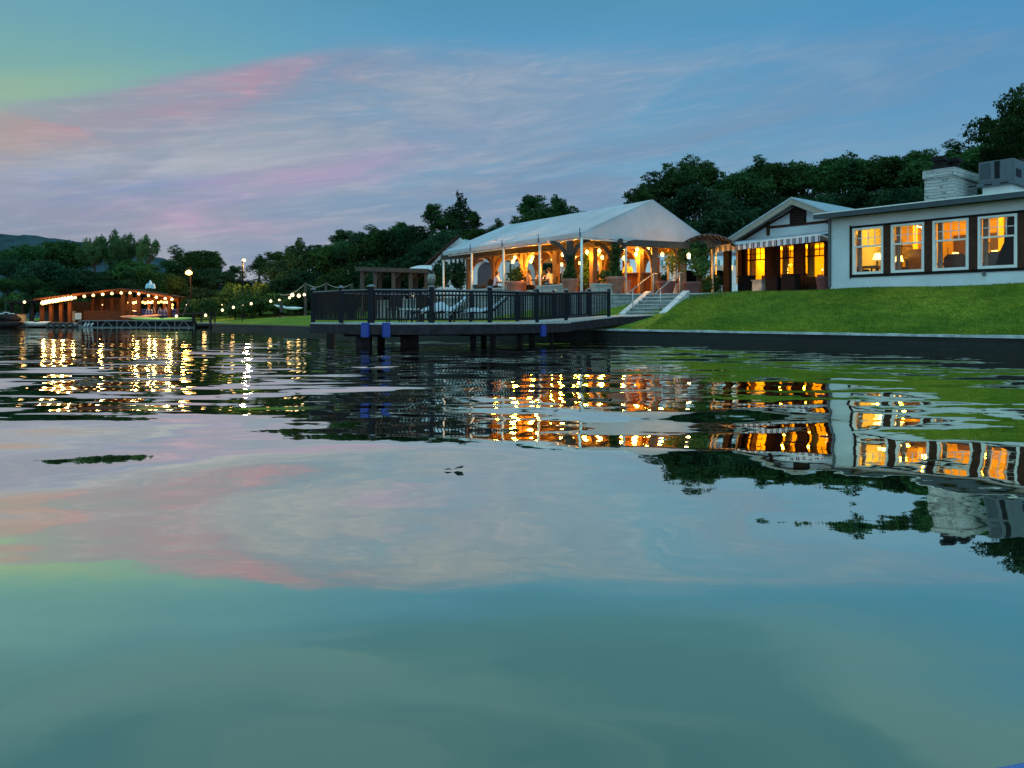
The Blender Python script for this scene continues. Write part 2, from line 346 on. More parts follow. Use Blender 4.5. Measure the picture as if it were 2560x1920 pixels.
# ------------------------------------------------------------------ frames and measuring
def at(px, py, Z): return Vector(((px - 1280) / F * Z, Z, H + (HY - py) / F * Z))
def atz(px, py, zz):
    Z = (zz - H) * F / (HY - py); return Vector(((px - 1280) / F * Z, Z, zz))
class Frame:
    def __init__(s, ox, oy, ua, ub): s.o = (ox, oy); s.u = ua; s.v = ub
    def __call__(s, a, b, zz): return (s.o[0] + s.u[0] * a + s.v[0] * b, s.o[1] + s.u[1] * a + s.v[1] * b, zz)
    def az(s, px, py, b):            # photo pixel on the plane b -> (a, z)
        k = (px - 1280) / F
        # solve (ox+ua a+ub b) = k (oy+va a+vb b)
        a = (k * (s.o[1] + s.v[1] * b) - s.o[0] - s.v[0] * b) / (s.u[0] - k * s.u[1])
        Z = s.o[1] + s.u[1] * a + s.v[1] * b
        return a, H + (HY - py) / F * Z
    def bz(s, px, py, a):
        k = (px - 1280) / F
        b = (k * (s.o[1] + s.u[1] * a) - s.o[0] - s.u[0] * a) / (s.v[0] - k * s.v[1])
        Z = s.o[1] + s.u[1] * a + s.v[1] * b
        return b, H + (HY - py) / F * Z
BF = Frame(0, 0, UA, UB)
TF = Frame(2.97, 31.8, (-.580, .8146), (.8146, .580))
ID = lambda x, y, z: (x, y, z)

def worldloc(o):
    v = Vector((0, 0, 0))
    while o: v = v + o.location; o = o.parent
    return v
def link(name, me, m, parent=None, loc=None):
    o = bpy.data.objects.new(name, me); col.objects.link(o)
    if m: me.materials.append(m)
    if parent: o.parent = parent
    if loc is not None: o.location = loc
    return o
def tag(o, label=None, cat=None, group=None, kind=None):
    if label: o['label'] = label
    if cat: o['category'] = cat
    if group: o['group'] = group
    if kind: o['kind'] = kind
    return o
def thing(name, label, cat, loc=(0, 0, 0), group=None):
    o = bpy.data.objects.new(name, None); col.objects.link(o); o.location = loc; o.empty_display_size = .3
    return tag(o, label, cat, group)
def copy_tree(o, parent=None):
    c = o.copy(); col.objects.link(c); c.parent = parent
    for ch in list(o.children): copy_tree(ch, c)
    return c

class MB:
    def __init__(s, fr=ID): s.v = []; s.f = []; s.fr = fr
    def add(s, vs, fs, raw=False):
        n = len(s.v); s.v += [tuple(v) if raw else tuple(s.fr(*v)) for v in vs]; s.f += [tuple(i + n for i in f) for f in fs]; return s
    def box(s, a0, a1, b0, b1, z0, z1):
        vs = [(a, b, c) for c in (z0, z1) for b in (b0, b1) for a in (a0, a1)]
        return s.add(vs, [(0, 1, 3, 2), (4, 6, 7, 5), (0, 4, 5, 1), (2, 3, 7, 6), (0, 2, 6, 4), (1, 5, 7, 3)])
    def bar(s, p, q, w, h, up=(0, 0, 1)):
        p = Vector(s.fr(*p)); q = Vector(s.fr(*q)); d = (q - p).normalized(); u = Vector(up)
        if abs(d.dot(u)) > .98: u = Vector((1, 0, 0))
        sd = d.cross(u).normalized(); u = sd.cross(d)
        vs = [e + sd * i * w / 2 + u * j * h / 2 for e in (p, q) for (i, j) in ((-1, -1), (1, -1), (1, 1), (-1, 1))]
        return s.add(vs, [(0, 1, 2, 3), (7, 6, 5, 4), (0, 4, 5, 1), (1, 5, 6, 2), (2, 6, 7, 3), (3, 7, 4, 0)], True)
    def tube(s, pts, r, n=8, r1=None, cap=True):
        P = [Vector(s.fr(*p)) for p in pts]; rings = []
        for i, p in enumerate(P):
            d = (P[min(i + 1, len(P) - 1)] - P[max(i - 1, 0)]).normalized()
            u = Vector((0, 0, 1)) if abs(d.z) < .9 else Vector((1, 0, 0))
            e1 = d.cross(u).normalized(); e2 = d.cross(e1)
            rr = r if r1 is None else r + (r1 - r) * i / (len(P) - 1)
            if isinstance(r, (list, tuple)): rr = r[i]
            rings.append([p + e1 * math.cos(t) * rr + e2 * math.sin(t) * rr for t in (2 * math.pi * k / n for k in range(n))])
        vs = [v for rg in rings for v in rg]; fs = []
        for i in range(len(P) - 1):
            for k in range(n): fs.append((i * n + k, i * n + (k + 1) % n, (i + 1) * n + (k + 1) % n, (i + 1) * n + k))
        if cap: fs += [tuple(range(n)), tuple(reversed(range((len(P) - 1) * n, len(P) * n)))]
        return s.add(vs, fs, True)
    def lathe(s, c, prof, n=16, sq=(1, 1)):
        c = Vector(s.fr(*c)); vs = []; fs = []
        for r, h in prof:
            for k in range(n): t = 2 * math.pi * k / n; vs.append(c + Vector((math.cos(t) * r * sq[0], math.sin(t) * r * sq[1], h)))
        for i in range(len(prof) - 1):
            for k in range(n): fs.append((i * n + k, i * n + (k + 1) % n, (i + 1) * n + (k + 1) % n, (i + 1) * n + k))
        fs += [tuple(range(n)), tuple(reversed(range((len(prof) - 1) * n, len(prof) * n)))]
        return s.add(vs, fs, True)
    def ball(s, c, r, n=10, sq=(1, 1, 1)):
        prof = [(max(.002, math.sin(math.pi * i / 8)) * r, -math.cos(math.pi * i / 8) * r * sq[2]) for i in range(9)]
        return s.lathe(c, prof, n, sq[:2])
    def prism(s, poly, b0, b1):      # poly of (a,z), extruded along b
        n = len(poly); vs = [(a, b0, zz) for a, zz in poly] + [(a, b1, zz) for a, zz in poly]
        return s.add(vs, [tuple(range(n)), tuple(reversed(range(n, 2 * n)))] + [(i, (i + 1) % n, n + (i + 1) % n, n + i) for i in range(n)])
    def slab(s, poly, z0, z1):       # poly of (a,b), extruded along z
        n = len(poly); vs = [(a, b, z0) for a, b in poly] + [(a, b, z1) for a, b in poly]
        return s.add(vs, [tuple(range(n)), tuple(reversed(range(n, 2 * n)))] + [(i, (i + 1) % n, n + (i + 1) % n, n + i) for i in range(n)])
    def sheet(s, quad, th):          # thick quad: four corners, thickness downwards
        q = [tuple(v) for v in quad]; vs = q + [(a, b, c - th) for a, b, c in q]
        return s.add(vs, [(0, 1, 2, 3), (7, 6, 5, 4)] + [(i, (i + 1) % 4, 4 + (i + 1) % 4, 4 + i) for i in range(4)])
    def build(s, name, m, parent=None, smooth=False, bevel=0.0):
        off = worldloc(parent) if parent else None
        if parent is None and s.v:
            arr = np.array(s.v); off = Vector((float((arr[:, 0].min() + arr[:, 0].max()) / 2), float((arr[:, 1].min() + arr[:, 1].max()) / 2), float(arr[:, 2].min())))
        me = bpy.data.meshes.new(name)
        me.from_pydata([tuple(Vector(v) - off) for v in s.v], [], s.f); me.update()
        bm = bmesh.new(); bm.from_mesh(me)
        if bevel: bmesh.ops.bevel(bm, geom=bm.edges[:], offset=bevel, segments=2, affect='EDGES', clamp_overlap=True)
        bmesh.ops.recalc_face_normals(bm, faces=bm.faces[:]); bm.to_mesh(me); bm.free()
        if smooth:
            for p in me.polygons: p.use_smooth = True
        o = link(name, me, m, parent)
        if parent is None: o.location = off
        return o

# ------------------------------------------------------------------ terrain
shore = [(-700, 1400), (-330, 560), (-140, 215), (-80, 118), (-60, 94), (-47, 84), (-36, 78), (-29.5, 73), (-26.5, 67), (-24.0, 60), (-21.9, 54.6), (-14.96, 46.5), (-11.1, 40.6), (-7.8, 36.0), (-5.4, 32.8), (-3.0, 30.6), (-.5, 29.4), (1.6, 28.9), (3.15, 29.3)]
for k in range(1, 15): shore.append((3.15 + .631 * k * 3, 29.3 - .776 * k * 3))
SH = np.array(shore)
def dist_shore(X, Y):
    X = np.atleast_1d(np.asarray(X, float)); Y = np.atleast_1d(np.asarray(Y, float)); best = np.full(X.shape, 1e9)
    for i in range(len(SH) - 1):
        a = SH[i]; b = SH[i + 1]; ab = b - a; t = np.clip(((X - a[0]) * ab[0] + (Y - a[1]) * ab[1]) / (ab @ ab), 0, 1)
        best = np.minimum(best, np.hypot(X - a[0] - ab[0] * t, Y - a[1] - ab[1] * t))
    return best
def ground_z(X, Y):
    X = np.atleast_1d(np.asarray(X, float)); Y = np.atleast_1d(np.asarray(Y, float)); d = dist_shore(X, Y)
    pr = np.interp(d, [0, .4, 1.2, 2.4, 3.6, 4.8, 6.0, 12, 22, 34, 60, 120, 400], [.36, .42, .60, .90, 1.24, 1.58, 1.90, 2.07, 2.15, 3.4, 7.5, 14, 18])
    pl = np.interp(d, [0, .4, 2, 5, 15, 30, 60, 120, 400], [.34, .38, .50, .78, 1.45, 2.45, 3.7, 7, 10])
    w = np.clip((X + 2 - .12 * (Y - 30)) / 4, 0, 1); w = w * w * (3 - 2 * w)
    pts = [(6.15, 33.4), (4.0, 32.5), (2.75, 30.9), (-5.6, 42.6), (-9.0, 47.5), (-3, 62), (20, 62), (24, 46), (17.6, 24.6), (12.75, 28.55), (9.6, 31.5), (8.2, 32.35), (7.45, 32.6)]
    ins = np.zeros(X.shape, bool); j = len(pts) - 1
    for i in range(len(pts)):
        (xi, yi), (xj, yj) = pts[i], pts[j]
        ins ^= ((yi > Y) != (yj > Y)) & (X < (xj - xi) * (Y - yi) / (yj - yi + 1e-9) + xi); j = i
    pl = np.where(ins, np.minimum(pl, 1.6), pl); pr = np.where(ins, np.minimum(pr, 1.6), pr)
    wob = np.where(ins, 0, .05) * np.sin(X * .9 + 1) * np.sin(Y * .7) * np.clip(d / 3, 0, 1)
    return pl * (1 - w) + pr * w + wob
def gz(X, Y): return float(ground_z(X, Y)[0])
# inland directions vary along the shore
seg = []
for i, p in enumerate(SH[:-1]):
    q = SH[i + 1]; n = max(1, int(np.hypot(*(q - p)) / 1.2)) if p[1] < 130 else 4
    for k in range(n): seg.append(p + (q - p) * k / n)
seg.append(SH[-1]); seg = np.array(seg)
tt = np.linspace(0, 1, len(seg))
dirs = []
for p in seg:
    if p[0] >= 3.1: dv = np.array((.776, .631))
    else:
        w = np.clip((p[0] + 26) / 29, 0, 1); dv = np.array((-.05 + .45 * w, 1.0)); 
        if p[1] > 64: 
            q = min(1, (p[1] - 64) / 40); dv = dv * (1 - q) + np.array((.55, .95)) * q
        dv /= np.hypot(*dv)
    dirs.append(dv)
dirs = np.array(dirs)
for _ in range(6): dirs[1:-1] = (dirs[:-2] + dirs[1:-1] * 2 + dirs[2:]) / 4
dirs /= np.linalg.norm(dirs, axis=1)[:, None]
ds = [0, .25, .5, .9, 1.3, 1.8, 2.3, 2.9, 3.5, 4.2, 5, 6, 7, 8.5, 10, 12, 15, 18, 22, 27, 33, 40, 50, 65, 90, 130, 220, 500, 1500, 3000]
vv = []; 
for d in ds:
    P = seg + dirs * d; zz = ground_z(P[:, 0], P[:, 1])
    if d > 400: zz = np.full(len(P), 18.0)
    for (xx_, yy_), z_ in zip(P, zz): vv.append((float(xx_), float(yy_), float(z_)))
NS = len(seg); ff = [(j * NS + i, j * NS + i + 1, (j + 1) * NS + i + 1, (j + 1) * NS + i) for j in range(len(ds) - 1) for i in range(NS - 1)]
me = bpy.data.meshes.new('lawn_ground'); me.from_pydata(vv, [], ff); me.update()
for p in me.polygons: p.use_smooth = True
g = link('ground', me, M_grass); tag(g, kind='structure')
# short grass blades over the right hand lawn
def blades(name, n, seed, spots, h0, h1, w_):
    r = np.random.default_rng(seed); P, Zg = spots(r, n); n = len(P)
    hh = r.uniform(h0, h1, n); an = r.uniform(0, 6.28, n); lean = r.normal(size=(n, 2)) * .35 * hh[:, None]
    wx = np.cos(an) * w_; wy = np.sin(an) * w_
    V = np.zeros((n, 3, 3)); V[:, 0] = np.stack([P[:, 0] - wx, P[:, 1] - wy, Zg - .01], 1); V[:, 1] = np.stack([P[:, 0] + wx, P[:, 1] + wy, Zg - .01], 1); V[:, 2] = np.stack([P[:, 0] + lean[:, 0], P[:, 1] + lean[:, 1], Zg + hh], 1)
    me = bpy.data.meshes.new(name); me.from_pydata(V.reshape(-1, 3).tolist(), [], np.arange(3 * n).reshape(-1, 3).tolist()); me.update()
    return link(name, me, M_grass)
def sp_right(r, n):
    b = 20.95 + .2 + r.random(n) ** 1.15 * 6.4; a = r.uniform(4.0, 24.5, n); X = UA[0] * a + UB[0] * b; Y = UA[1] * a + UB[1] * b
    rel = (X - 5.37) * .854 - (Y - 30.6) * .52; ok = rel > 1.1
    X, Y = X[ok], Y[ok]; return np.stack([X, Y], 1), ground_z(X, Y)
tag(blades('grass', 90000, 3, sp_right, .02, .075, .012), 'short mown grass of the sloping right hand lawn', 'grass', kind='stuff')
# lake bed and water
me = bpy.data.meshes.new('water'); me.from_pydata([(-3000, -600, 0), (900, -600, 0), (900, 3000, 0), (-3000, 3000, 0)], [], [(0, 1, 2, 3)])
tag(link('water', me, M_water), kind='structure')
# far hill on the left
hb = []
prof = [(-1250, 150), (-900, 150), (-700, 142), (-640, 132), (-610, 126), (-585, 117), (-560, 108), (-540, 96), (-505, 78), (-470, 62), (-420, 42), (-320, 20), (-180, 8), (-60, 4), (80, 2)]
vv = []; ff = []
nx, ny = 160, 14
for j in range(ny):
    for i in range(nx):
        xx_ = -1250 + 1400 * i / (nx - 1); yy_ = 850 + 30 * j
        hgt = np.interp(xx_, [p[0] - 0 for p in prof], [p[1] for p in prof]) * .84
        f = math.sin(math.pi * .5 * min(1, j / 8)); vv.append((xx_, yy_, -1 + hgt * f + (random.random() * 7 - 3.5) * (j > 0) * min(1, f)))
for j in range(ny - 1):
    for i in range(nx - 1): ff.append((j * nx + i, j * nx + i + 1, (j + 1) * nx + i + 1, (j + 1) * nx + i))
me = bpy.data.meshes.new('hills'); me.from_pydata(vv, [], ff); me.update()
M_hill = mat('wooded_hill_haze_tint', (.010, .032, .038), .95, var=.4, vscale=.05, bump=.8, bscale=.12)  # forest green shifted to blue-teal, distance haze put into the base colour
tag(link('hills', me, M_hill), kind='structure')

# ------------------------------------------------------------------ bank wall along the water
def ribbon(pts, w0, w1, z0, z1, m, name, parent, jit=0.0):
    """wall following a polyline; w0 outward (to the water), w1 inland"""
    mb = MB(); P = [Vector((p[0], p[1], 0)) for p in pts]; vs = []; n = len(P)
    for i, p in enumerate(P):
        d = (P[min(i + 1, n - 1)] - P[max(i - 1, 0)]).normalized(); nr = Vector((d.y, -d.x, 0))
        j = random.uniform(-jit, jit); zt = z1 + random.uniform(-jit, jit) * .6
        vs += [p + nr * (w0 + j) + Vector((0, 0, z0)), p + nr * (w0 + j) + Vector((0, 0, zt)), p - nr * w1 + Vector((0, 0, zt)), p - nr * w1 + Vector((0, 0, z0))]
    fs = []
    for i in range(n - 1):
        for k in range(4): fs.append((i * 4 + k, i * 4 + (k + 1) % 4, (i + 1) * 4 + (k + 1) % 4, (i + 1) * 4 + k))
    fs += [(0, 1, 2, 3), (4 * n - 4, 4 * n - 3, 4 * n - 2, 4 * n - 1)]
    mb.add(vs, fs, True); return mb.build(name, m, parent)
def densify(pts, step):
    out = []
    for a, b in zip(pts[:-1], pts[1:]):
        n = max(1, int(math.dist(a, b) / step)); out += [(a[0] + (b[0] - a[0]) * k / n, a[1] + (b[1] - a[1]) * k / n) for k in range(n)]
    return out + [pts[-1]]
rb = shore[18:]
w = thing('retaining_wall', 'long low stone wall with pale cap between the right hand lawn and the water', 'wall', (3.15, 29.3, 0))
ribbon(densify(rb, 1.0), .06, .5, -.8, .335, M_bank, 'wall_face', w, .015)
ribbon(densify(rb, .55), .10, .30, .335, .40, M_capst, 'cap', w, .018)
w = thing('bank_edging', 'low dark timber and stone edging below the left lawn, running behind the dock', 'wall', (-15, 46.5, 0))
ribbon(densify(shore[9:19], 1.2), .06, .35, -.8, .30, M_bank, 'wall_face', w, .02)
ribbon(densify(shore[9:19], 1.2), .10, .16, .30, .37, M_wood2, 'cap', w, .01)

# ------------------------------------------------------------------ terrace
TT = 1.9
terr = [(6.15, 33.4), (4.0, 32.5), (2.75, 30.9), (-5.6, 42.6), (-9.0, 47.5), (-3, 62), (20, 62), (24, 46), (17.6, 24.6), (12.75, 28.55), (9.6, 31.5), (8.2, 32.35), (7.45, 32.6)]
t_ = thing('stone_terrace', 'limestone faced terrace that carries the tent and the cafe tables', 'terrace', (4, 34, 0))
MB().slab(terr, .2, TT - .06).build('terrace_wall', M_stone, t_)
cx_, cy_ = 8, 42
def grow(poly, d):
    out = []
    for (X_, Y_) in poly:
        l = math.hypot(X_ - cx_, Y_ - cy_); out.append((X_ + (X_ - cx_) / l * d, Y_ + (Y_ - cy_) / l * d))
    return out
MB().slab(grow(terr, .05), TT - .06, TT).build('paving_edge', M_concrete, t_)
# stairs
SD = Vector((.52, .854, 0)); SS = Vector((.854, -.52, 0)); s0 = Vector((5.37, 30.6, 0))
SF = Frame(s0.x, s0.y, (SS.x, SS.y), (SD.x, SD.y))
st = thing('stone_stairs', 'stone steps with pale cheek walls climbing from the boardwalk to the terrace', 'stairs', (5.37, 30.6, .9))
for k in range(6):
    zt_s = .93 + (k + 1) * .16
    o_ = MB(SF).box(-.72, .72, .06 + k * .46, 3.2, .5 + k * .16, zt_s - .05).build('step', M_stone, st)
    MB(SF).box(-.735, .735, .02 + k * .46, .06 + (k + 1) * .46, zt_s - .05, zt_s).build('tread', M_concrete, o_)
for sg in (-1, 1):
    a0, a1 = (sg * .74, sg * 1.02) if sg > 0 else (-1.0, -.74)
    mb = MB(SF)
    vs = [(a, b, z_) for (b, z_) in ((-.1, .5), (-.1, 1.02), (2.9, 2.02), (3.1, 2.02), (3.1, .5)) for a in (a0, a1)]
    mb.add(vs, [(0, 2, 4, 6, 8), (1, 3, 5, 7, 9), (0, 1, 3, 2), (2, 3, 5, 4), (4, 5, 7, 6), (6, 7, 9, 8), (8, 9, 1, 0)])
    mb.build('cheek_wall', M_capst, st)
for sg, dx, lab in ((-1, -.62, 'bent steel handrail on the left of the stone steps'), (1, .60, 'bent steel handrail on the right of the stone steps')):
    hr = thing('handrail', lab, 'handrail', SF(dx, .1, .95), 'handrails of the stone steps')
    MB(SF).tube([(dx, -.15, 1.78), (dx, .0, 1.86), (dx, 2.75, 2.78), (dx, 2.95, 2.82), (dx, 3.35, 2.82)], .025, 8).build('rail_tube', M_metal, hr, True)
    for b_, zz_, gz_ in ((.45, 2.0, 1.1), (2.85, 2.8, 1.9)):
        MB(SF).tube([(dx, b_, gz_), (dx, b_, zz_)], .022, 8).build('rail_post', M_metal, hr, True)
# seat walls along the tent edge
def seatwall(p, q, lab):
    t = thing('seat_wall', lab, 'low wall', (p[0], p[1], TT), 'low limestone walls round the terrace edge')
    MB().bar((p[0], p[1], TT + .17), (q[0], q[1], TT + .17), .30, .34).build('wall_face', M_seatst, t)
    MB().bar((p[0], p[1], TT + .375), (q[0], q[1], TT + .375), .40, .07).build('cap', M_concrete, t)
def P2(a, b): v = TF(a, b, 0); return (v[0], v[1])
seatwall(P2(.0, .62), P2(.05, 2.0), 'low cut limestone wall just right of the corner pole, ending at the big pot')
seatwall(P2(.7, .16), P2(3.2, .16), 'low cut limestone wall at the left of the corner pole, behind the dock railing')
seatwall(P2(5.6, .16), P2(9.2, .16), 'low cut limestone wall farthest left, under the far bays of the tent')

# ------------------------------------------------------------------ dock on piles
dock = thing('deck_on_piles', 'dark timber deck with black railings standing on piles over the water', 'dock', (-2, 25, 0))
A_, B1, B2, C_, D_, E_, F_, G_ = (-6.57, 24.6), (-4.35, 22.35), (-3.85, 22.2), (-2.43, 22.5), (-.69, 23.2), (.83, 24.6), (1.95, 26.9), (3.78, 29.1)
Z0 = .68
front = [(-6.62, 24.5), (-4.35, 22.2), (-3.72, 22.12), (-2.43, 22.32), (-.62, 23.05), (.95, 24.5), (2.1, 26.7)]
deck = front + [(.15, 27.6), (-2.0, 27.3), (-5.2, 26.9)]
MB().slab(deck, Z0 - .05, Z0).build('decking', M_deckt, dock)
# fascia boards round the edge
mb = MB()
for p, q in zip(deck, deck[1:] + deck[:1]): mb.bar((p[0], p[1], Z0 - .20), (q[0], q[1], Z0 - .20), .07, .30)
mb.build('fascia', M_dockw, dock)
mb = MB()
for k in range(7):
    yy_ = 23.2 + k * .6
    l_ = -5.0 - .25 * k if k < 4 else -5.7; r_ = -.5 + k * .35
    mb.bar((max(l_, -6.1), yy_, Z0 - .28), (r_, yy_, Z0 - .28), .09, .24)
mb.build('joists', M_dockw, dock)
# walkway to the stairs, gently rising
ramp = [(2.1, 26.7, Z0 + .03), (4.35, 29.35, .90), (6.05, 30.2, .96), (4.75, 31.1, .96), (3.0, 30.0, .88), (.15, 27.6, Z0 + .03)]
vs = [tuple(p) for p in ramp] + [(p[0], p[1], p[2] - .05) for p in ramp]; n = 6
MB().add(vs, [tuple(range(n)), tuple(reversed(range(n, 2 * n)))] + [(i, (i + 1) % n, n + (i + 1) % n, n + i) for i in range(n)]).build('boardwalk', M_deckt, dock)
mb = MB(); mb.bar((2.1, 26.7, Z0 - .17), (4.35, 29.35, .72), .07, .30); mb.bar((4.35, 29.35, .72), (6.05, 30.2, .80), .07, .26); mb.bar((.15, 27.6, Z0 - .17), (3.0, 30.0, .68), .07, .3)
mb.build('side_beam', M_dockw, dock)
piles = [((893, 928), 23.2), ((946, 960), 24.4), ((1003, 1045), 23.4), ((1176, 1190), 24.2), ((1203, 1216), 25.2), ((1225, 1240), 24.0), ((1292, 1306), 25.0), ((1322, 1337), 25.6), ((820, 834), 26.2)]
for (x0, x1), Z in piles:
    xc = ((x0 + x1) / 2 - 1280) / F * Z; ww = (x1 - x0) / F * Z
    MB().box(xc - ww / 2, xc + ww / 2, Z - .18, Z + .18, -1.2, .36).build('pile', M_dockw, dock)
xc = (1380 - 1280) / F * 26; MB().tube([(xc, 26.2, -1.2), (xc, 26.2, .5)], .055, 8).build('pile', M_dockw, dock)
MB().box(2.28, 2.50, 29.2, 29.42, -1.2, .68).build('pile', M_concrete, dock)
for p, q in (((-5.3, 23.7), (-3.3, 23.0)), ((-1.7, 24.0), (.9, 25.7))):
    MB().bar((p[0], p[1], .34), (q[0], q[1], .34), .22, .20).build('cross_beam', M_dockw, dock)
for k, (p, zz) in enumerate((((-4.36, 22.14), .5), ((-3.72, 22.06), .5), ((1.03, 24.52), .46))):
    a = R([14, 30, 42][k]) if k else R(-12)
    f_ = Frame(p[0], p[1], (math.cos(a), math.sin(a)), (-math.sin(a), math.cos(a)))
    MB(f_).box(-.13, .11 if k else .13, -.05, .04, zz - .25, zz + (.19 if k < 2 else .14)).build('blue_bumper', M_pad, dock, bevel=.02)
def post(p, zb, big=1.0):
    w = .062 * big
    o = MB().box(p[0] - w, p[0] + w, p[1] - w, p[1] + w, zb, zb + 1.08).build('railing_post', M_rail, dock)
    MB().lathe((p[0], p[1], zb + 1.08), [(w * 1.5, 0), (w * 1.5, .02), (w * .9, .055), (.01, .075)], 10).build('post_cap', M_railtop, o)
def section(p, q, zp, zq, balus=True):
    p = Vector((*p, zp)); q = Vector((*q, zq)); L = (q - p).length; d = (q - p) / L
    o = MB().bar(p + Vector((0, 0, 1.0)), q + Vector((0, 0, 1.0)), .085, .03).build('top_rail', M_railtop, dock)
    MB().bar(p + Vector((0, 0, .955)), q + Vector((0, 0, .955)), .045, .055).build('upper_rail', M_rail, o)
    MB().bar(p + Vector((0, 0, .10)), q + Vector((0, 0, .10)), .04, .05).build('bottom_rail', M_rail, o)
    mb = MB(); n = max(2, int(L / .108))
    for k in range(1, n):
        c = p + d * (L * k / n); mb.box(c.x - .018, c.x + .018, c.y - .018, c.y + .018, c.z + .10, c.z + .94)
    mb.build('balusters', M_rail, o)
fr_ = [A_, (-5.3, 23.1), B1, B2, C_, D_, E_, F_, G_]
zz_ = [Z0, Z0, Z0, Z0, Z0, Z0, Z0, Z0 + .06, .86]
fr_[2] = (-4.22, 22.3)
del fr_[3]; del zz_[3]
for i, p in enumerate(fr_): post(p, zz_[i], 1.5 if i == 2 else (1.15 if i in (3, 4) else 1.0))
for i in range(len(fr_) - 1): section(fr_[i], fr_[i + 1], zz_[i], zz_[i + 1])
bk = [A_, (-5.1, 26.75), (-3.3, 26.95), (-1.5, 27.1), (.2, 27.4), (1.6, 28.75), (3.1, 29.9)]
zb = [Z0, Z0, Z0, Z0, Z0 + .02, Z0 + .1, .88]
for i, p in enumerate(bk[1:], 1): post(p, zb[i])
for i in range(len(bk) - 1): section(bk[i], bk[i + 1], zb[i], zb[i + 1])
# owl decoy on the railing post
ow = thing('owl_decoy', 'small pale mottled owl shaped decoy sitting on a railing post of the deck', 'decoy', (C_[0], C_[1], Z0 + 1.15))
M_owl = mat('mottled_owl', (.16, .15, .12), .7, var=.6, vscale=30)
M_owlf = mat('pale_owl_face', (.55, .54, .48), .7, var=.2, vscale=20)
c0 = (C_[0], C_[1], Z0 + 1.15)
MB().lathe(c0, [(.06, 0), (.10, .06), (.125, .15), (.13, .22), (.115, .28), (.06, .32), (.01, .33)], 14).build('body', M_owl, ow, True)
for sx in (-1, 1):
    o = MB().tube([(c0[0] + sx * .062 + .035 * math.cos(t), c0[1] - .115, c0[2] + .225 + .045 * math.sin(t)) for t in [k * math.pi / 4 for k in range(9)]], .012, 6).build('eye_ring', M_owlf, ow, True)
    MB().lathe((c0[0] + sx * .075, c0[1] - .01, c0[2] + .30), [(.03, 0), (.015, .04), (.003, .07)], 8).build('ear_tuft', M_owl, ow)
# things on the deck
def lounger(c, ang, lab, towel):
    f = Frame(c[0], c[1], (math.cos(ang), math.sin(ang)), (-math.sin(ang), math.cos(ang)))
    t = thing('sun_lounger', lab, 'sun lounger', (c[0], c[1], Z0), 'sun loungers on the deck')
    mb = MB(f); mb.bar((-.9, -.3, Z0 + .33), (.45, -.3, Z0 + .33), .05, .06); mb.bar((-.9, .3, Z0 + .33), (.45, .3, Z0 + .33), .05, .06)
    for k in range(9): mb.bar((-.85 + k * .15, -.3, Z0 + .35), (-.85 + k * .15, .3, Z0 + .35), .09, .02)
    mb.build('seat', M_dark, t)
    mb = MB(f); mb.bar((.42, -.3, Z0 + .33), (.98, -.3, Z0 + .82), .05, .05); mb.bar((.42, .3, Z0 + .33), (.98, .3, Z0 + .82), .05, .05)
    for k in range(6): mb.bar((.46 + k * .1, -.3, Z0 + .37 + k * .088), (.46 + k * .1, .3, Z0 + .37 + k * .088), .07, .02)
    mb.build('backrest', M_dark, t)
    for a in (-.85, .4):
        for b in (-.3, .3): MB(f).bar((a, b, Z0), (a, b, Z0 + .33), .05, .05).build('leg', M_dark, t)
    mb = MB(f); ns = 10; pr = [(-.55, .40), (-.35, .50 if towel else .44), (-.1, .62 if towel else .47), (.15, .68 if towel else .44), (.38, .50), (.52, .52), (.75, .70), (.95, .88)]
    vs = []; 
    for a, h in pr:
        for k in range(7):
            b = -.34 + .68 * k / 6; sag = (.30 if towel and .4 > a > -.3 else .12) * (abs(b) / .34) ** 2 + random.uniform(-.015, .015); vs.append((a, b, Z0 + h - sag))
    fs = [(i * 7 + k, i * 7 + k + 1, (i + 1) * 7 + k + 1, (i + 1) * 7 + k) for i in range(len(pr) - 1) for k in range(6)]
    mb.add(vs, fs); o = mb.build('towel', M_fabw, t, True)
    so_ = o.modifiers.new('thick', 'SOLIDIFY'); so_.thickness = .02
lounger((-2.45, 24.6), R(8), 'dark sun lounger with a heaped white towel, left of the two on the deck', True)
lounger((-1.15, 24.9), R(-6), 'dark sun lounger with white towel over its raised back, right of the two', False)
tb = thing('side_table', 'low round table with pale top on the deck, left of the loungers', 'table', (-3.45, 25.0, Z0))
MB().lathe((-3.45, 25.0, Z0 + .42), [(.33, 0), (.34, .015), (.33, .03)], 20).build('table_top', M_wpaint, tb)
for k in range(3):
    a = k * 2.1 + .3; MB().tube([(-3.45 + .26 * math.cos(a), 25 + .26 * math.sin(a), Z0), (-3.45 + .1 * math.cos(a), 25 + .1 * math.sin(a), Z0 + .42)], .014, 6).build('leg', M_dark, tb)
def chairmesh(name, lab, c, ang, zb, group, mt=M_dark):
    f = Frame(c[0], c[1], (math.cos(ang), math.sin(ang)), (-math.sin(ang), math.cos(ang)))
    t = thing(name, lab, 'chair', (c[0], c[1], zb), group)
    MB(f).box(-.24, .24, -.24, .24, zb + .42, zb + .47).build('seat', mt, t)
    MB(f).prism([(-.24, zb + .50), (.24, zb + .50), (.24, zb + .84), (.15, zb + .92), (-.15, zb + .92), (-.24, zb + .84)], .21, .25).build('backrest', mt, t)
    for a in (-.21, .21):
        for b in (-.21, .21): MB(f).bar((a, b, zb), (a, b, zb + .42), .04, .04).build('leg', mt, t)
        MB(f).bar((a, .23, zb + .42), (a, .23, zb + .55), .035, .035).build('back_support', mt, t)
    return t
chairmesh('deck_chair', 'black upright chair at the left end of the deck behind the corner post', (-4.0, 25.3), R(200), Z0, 'upright chairs on the deck')
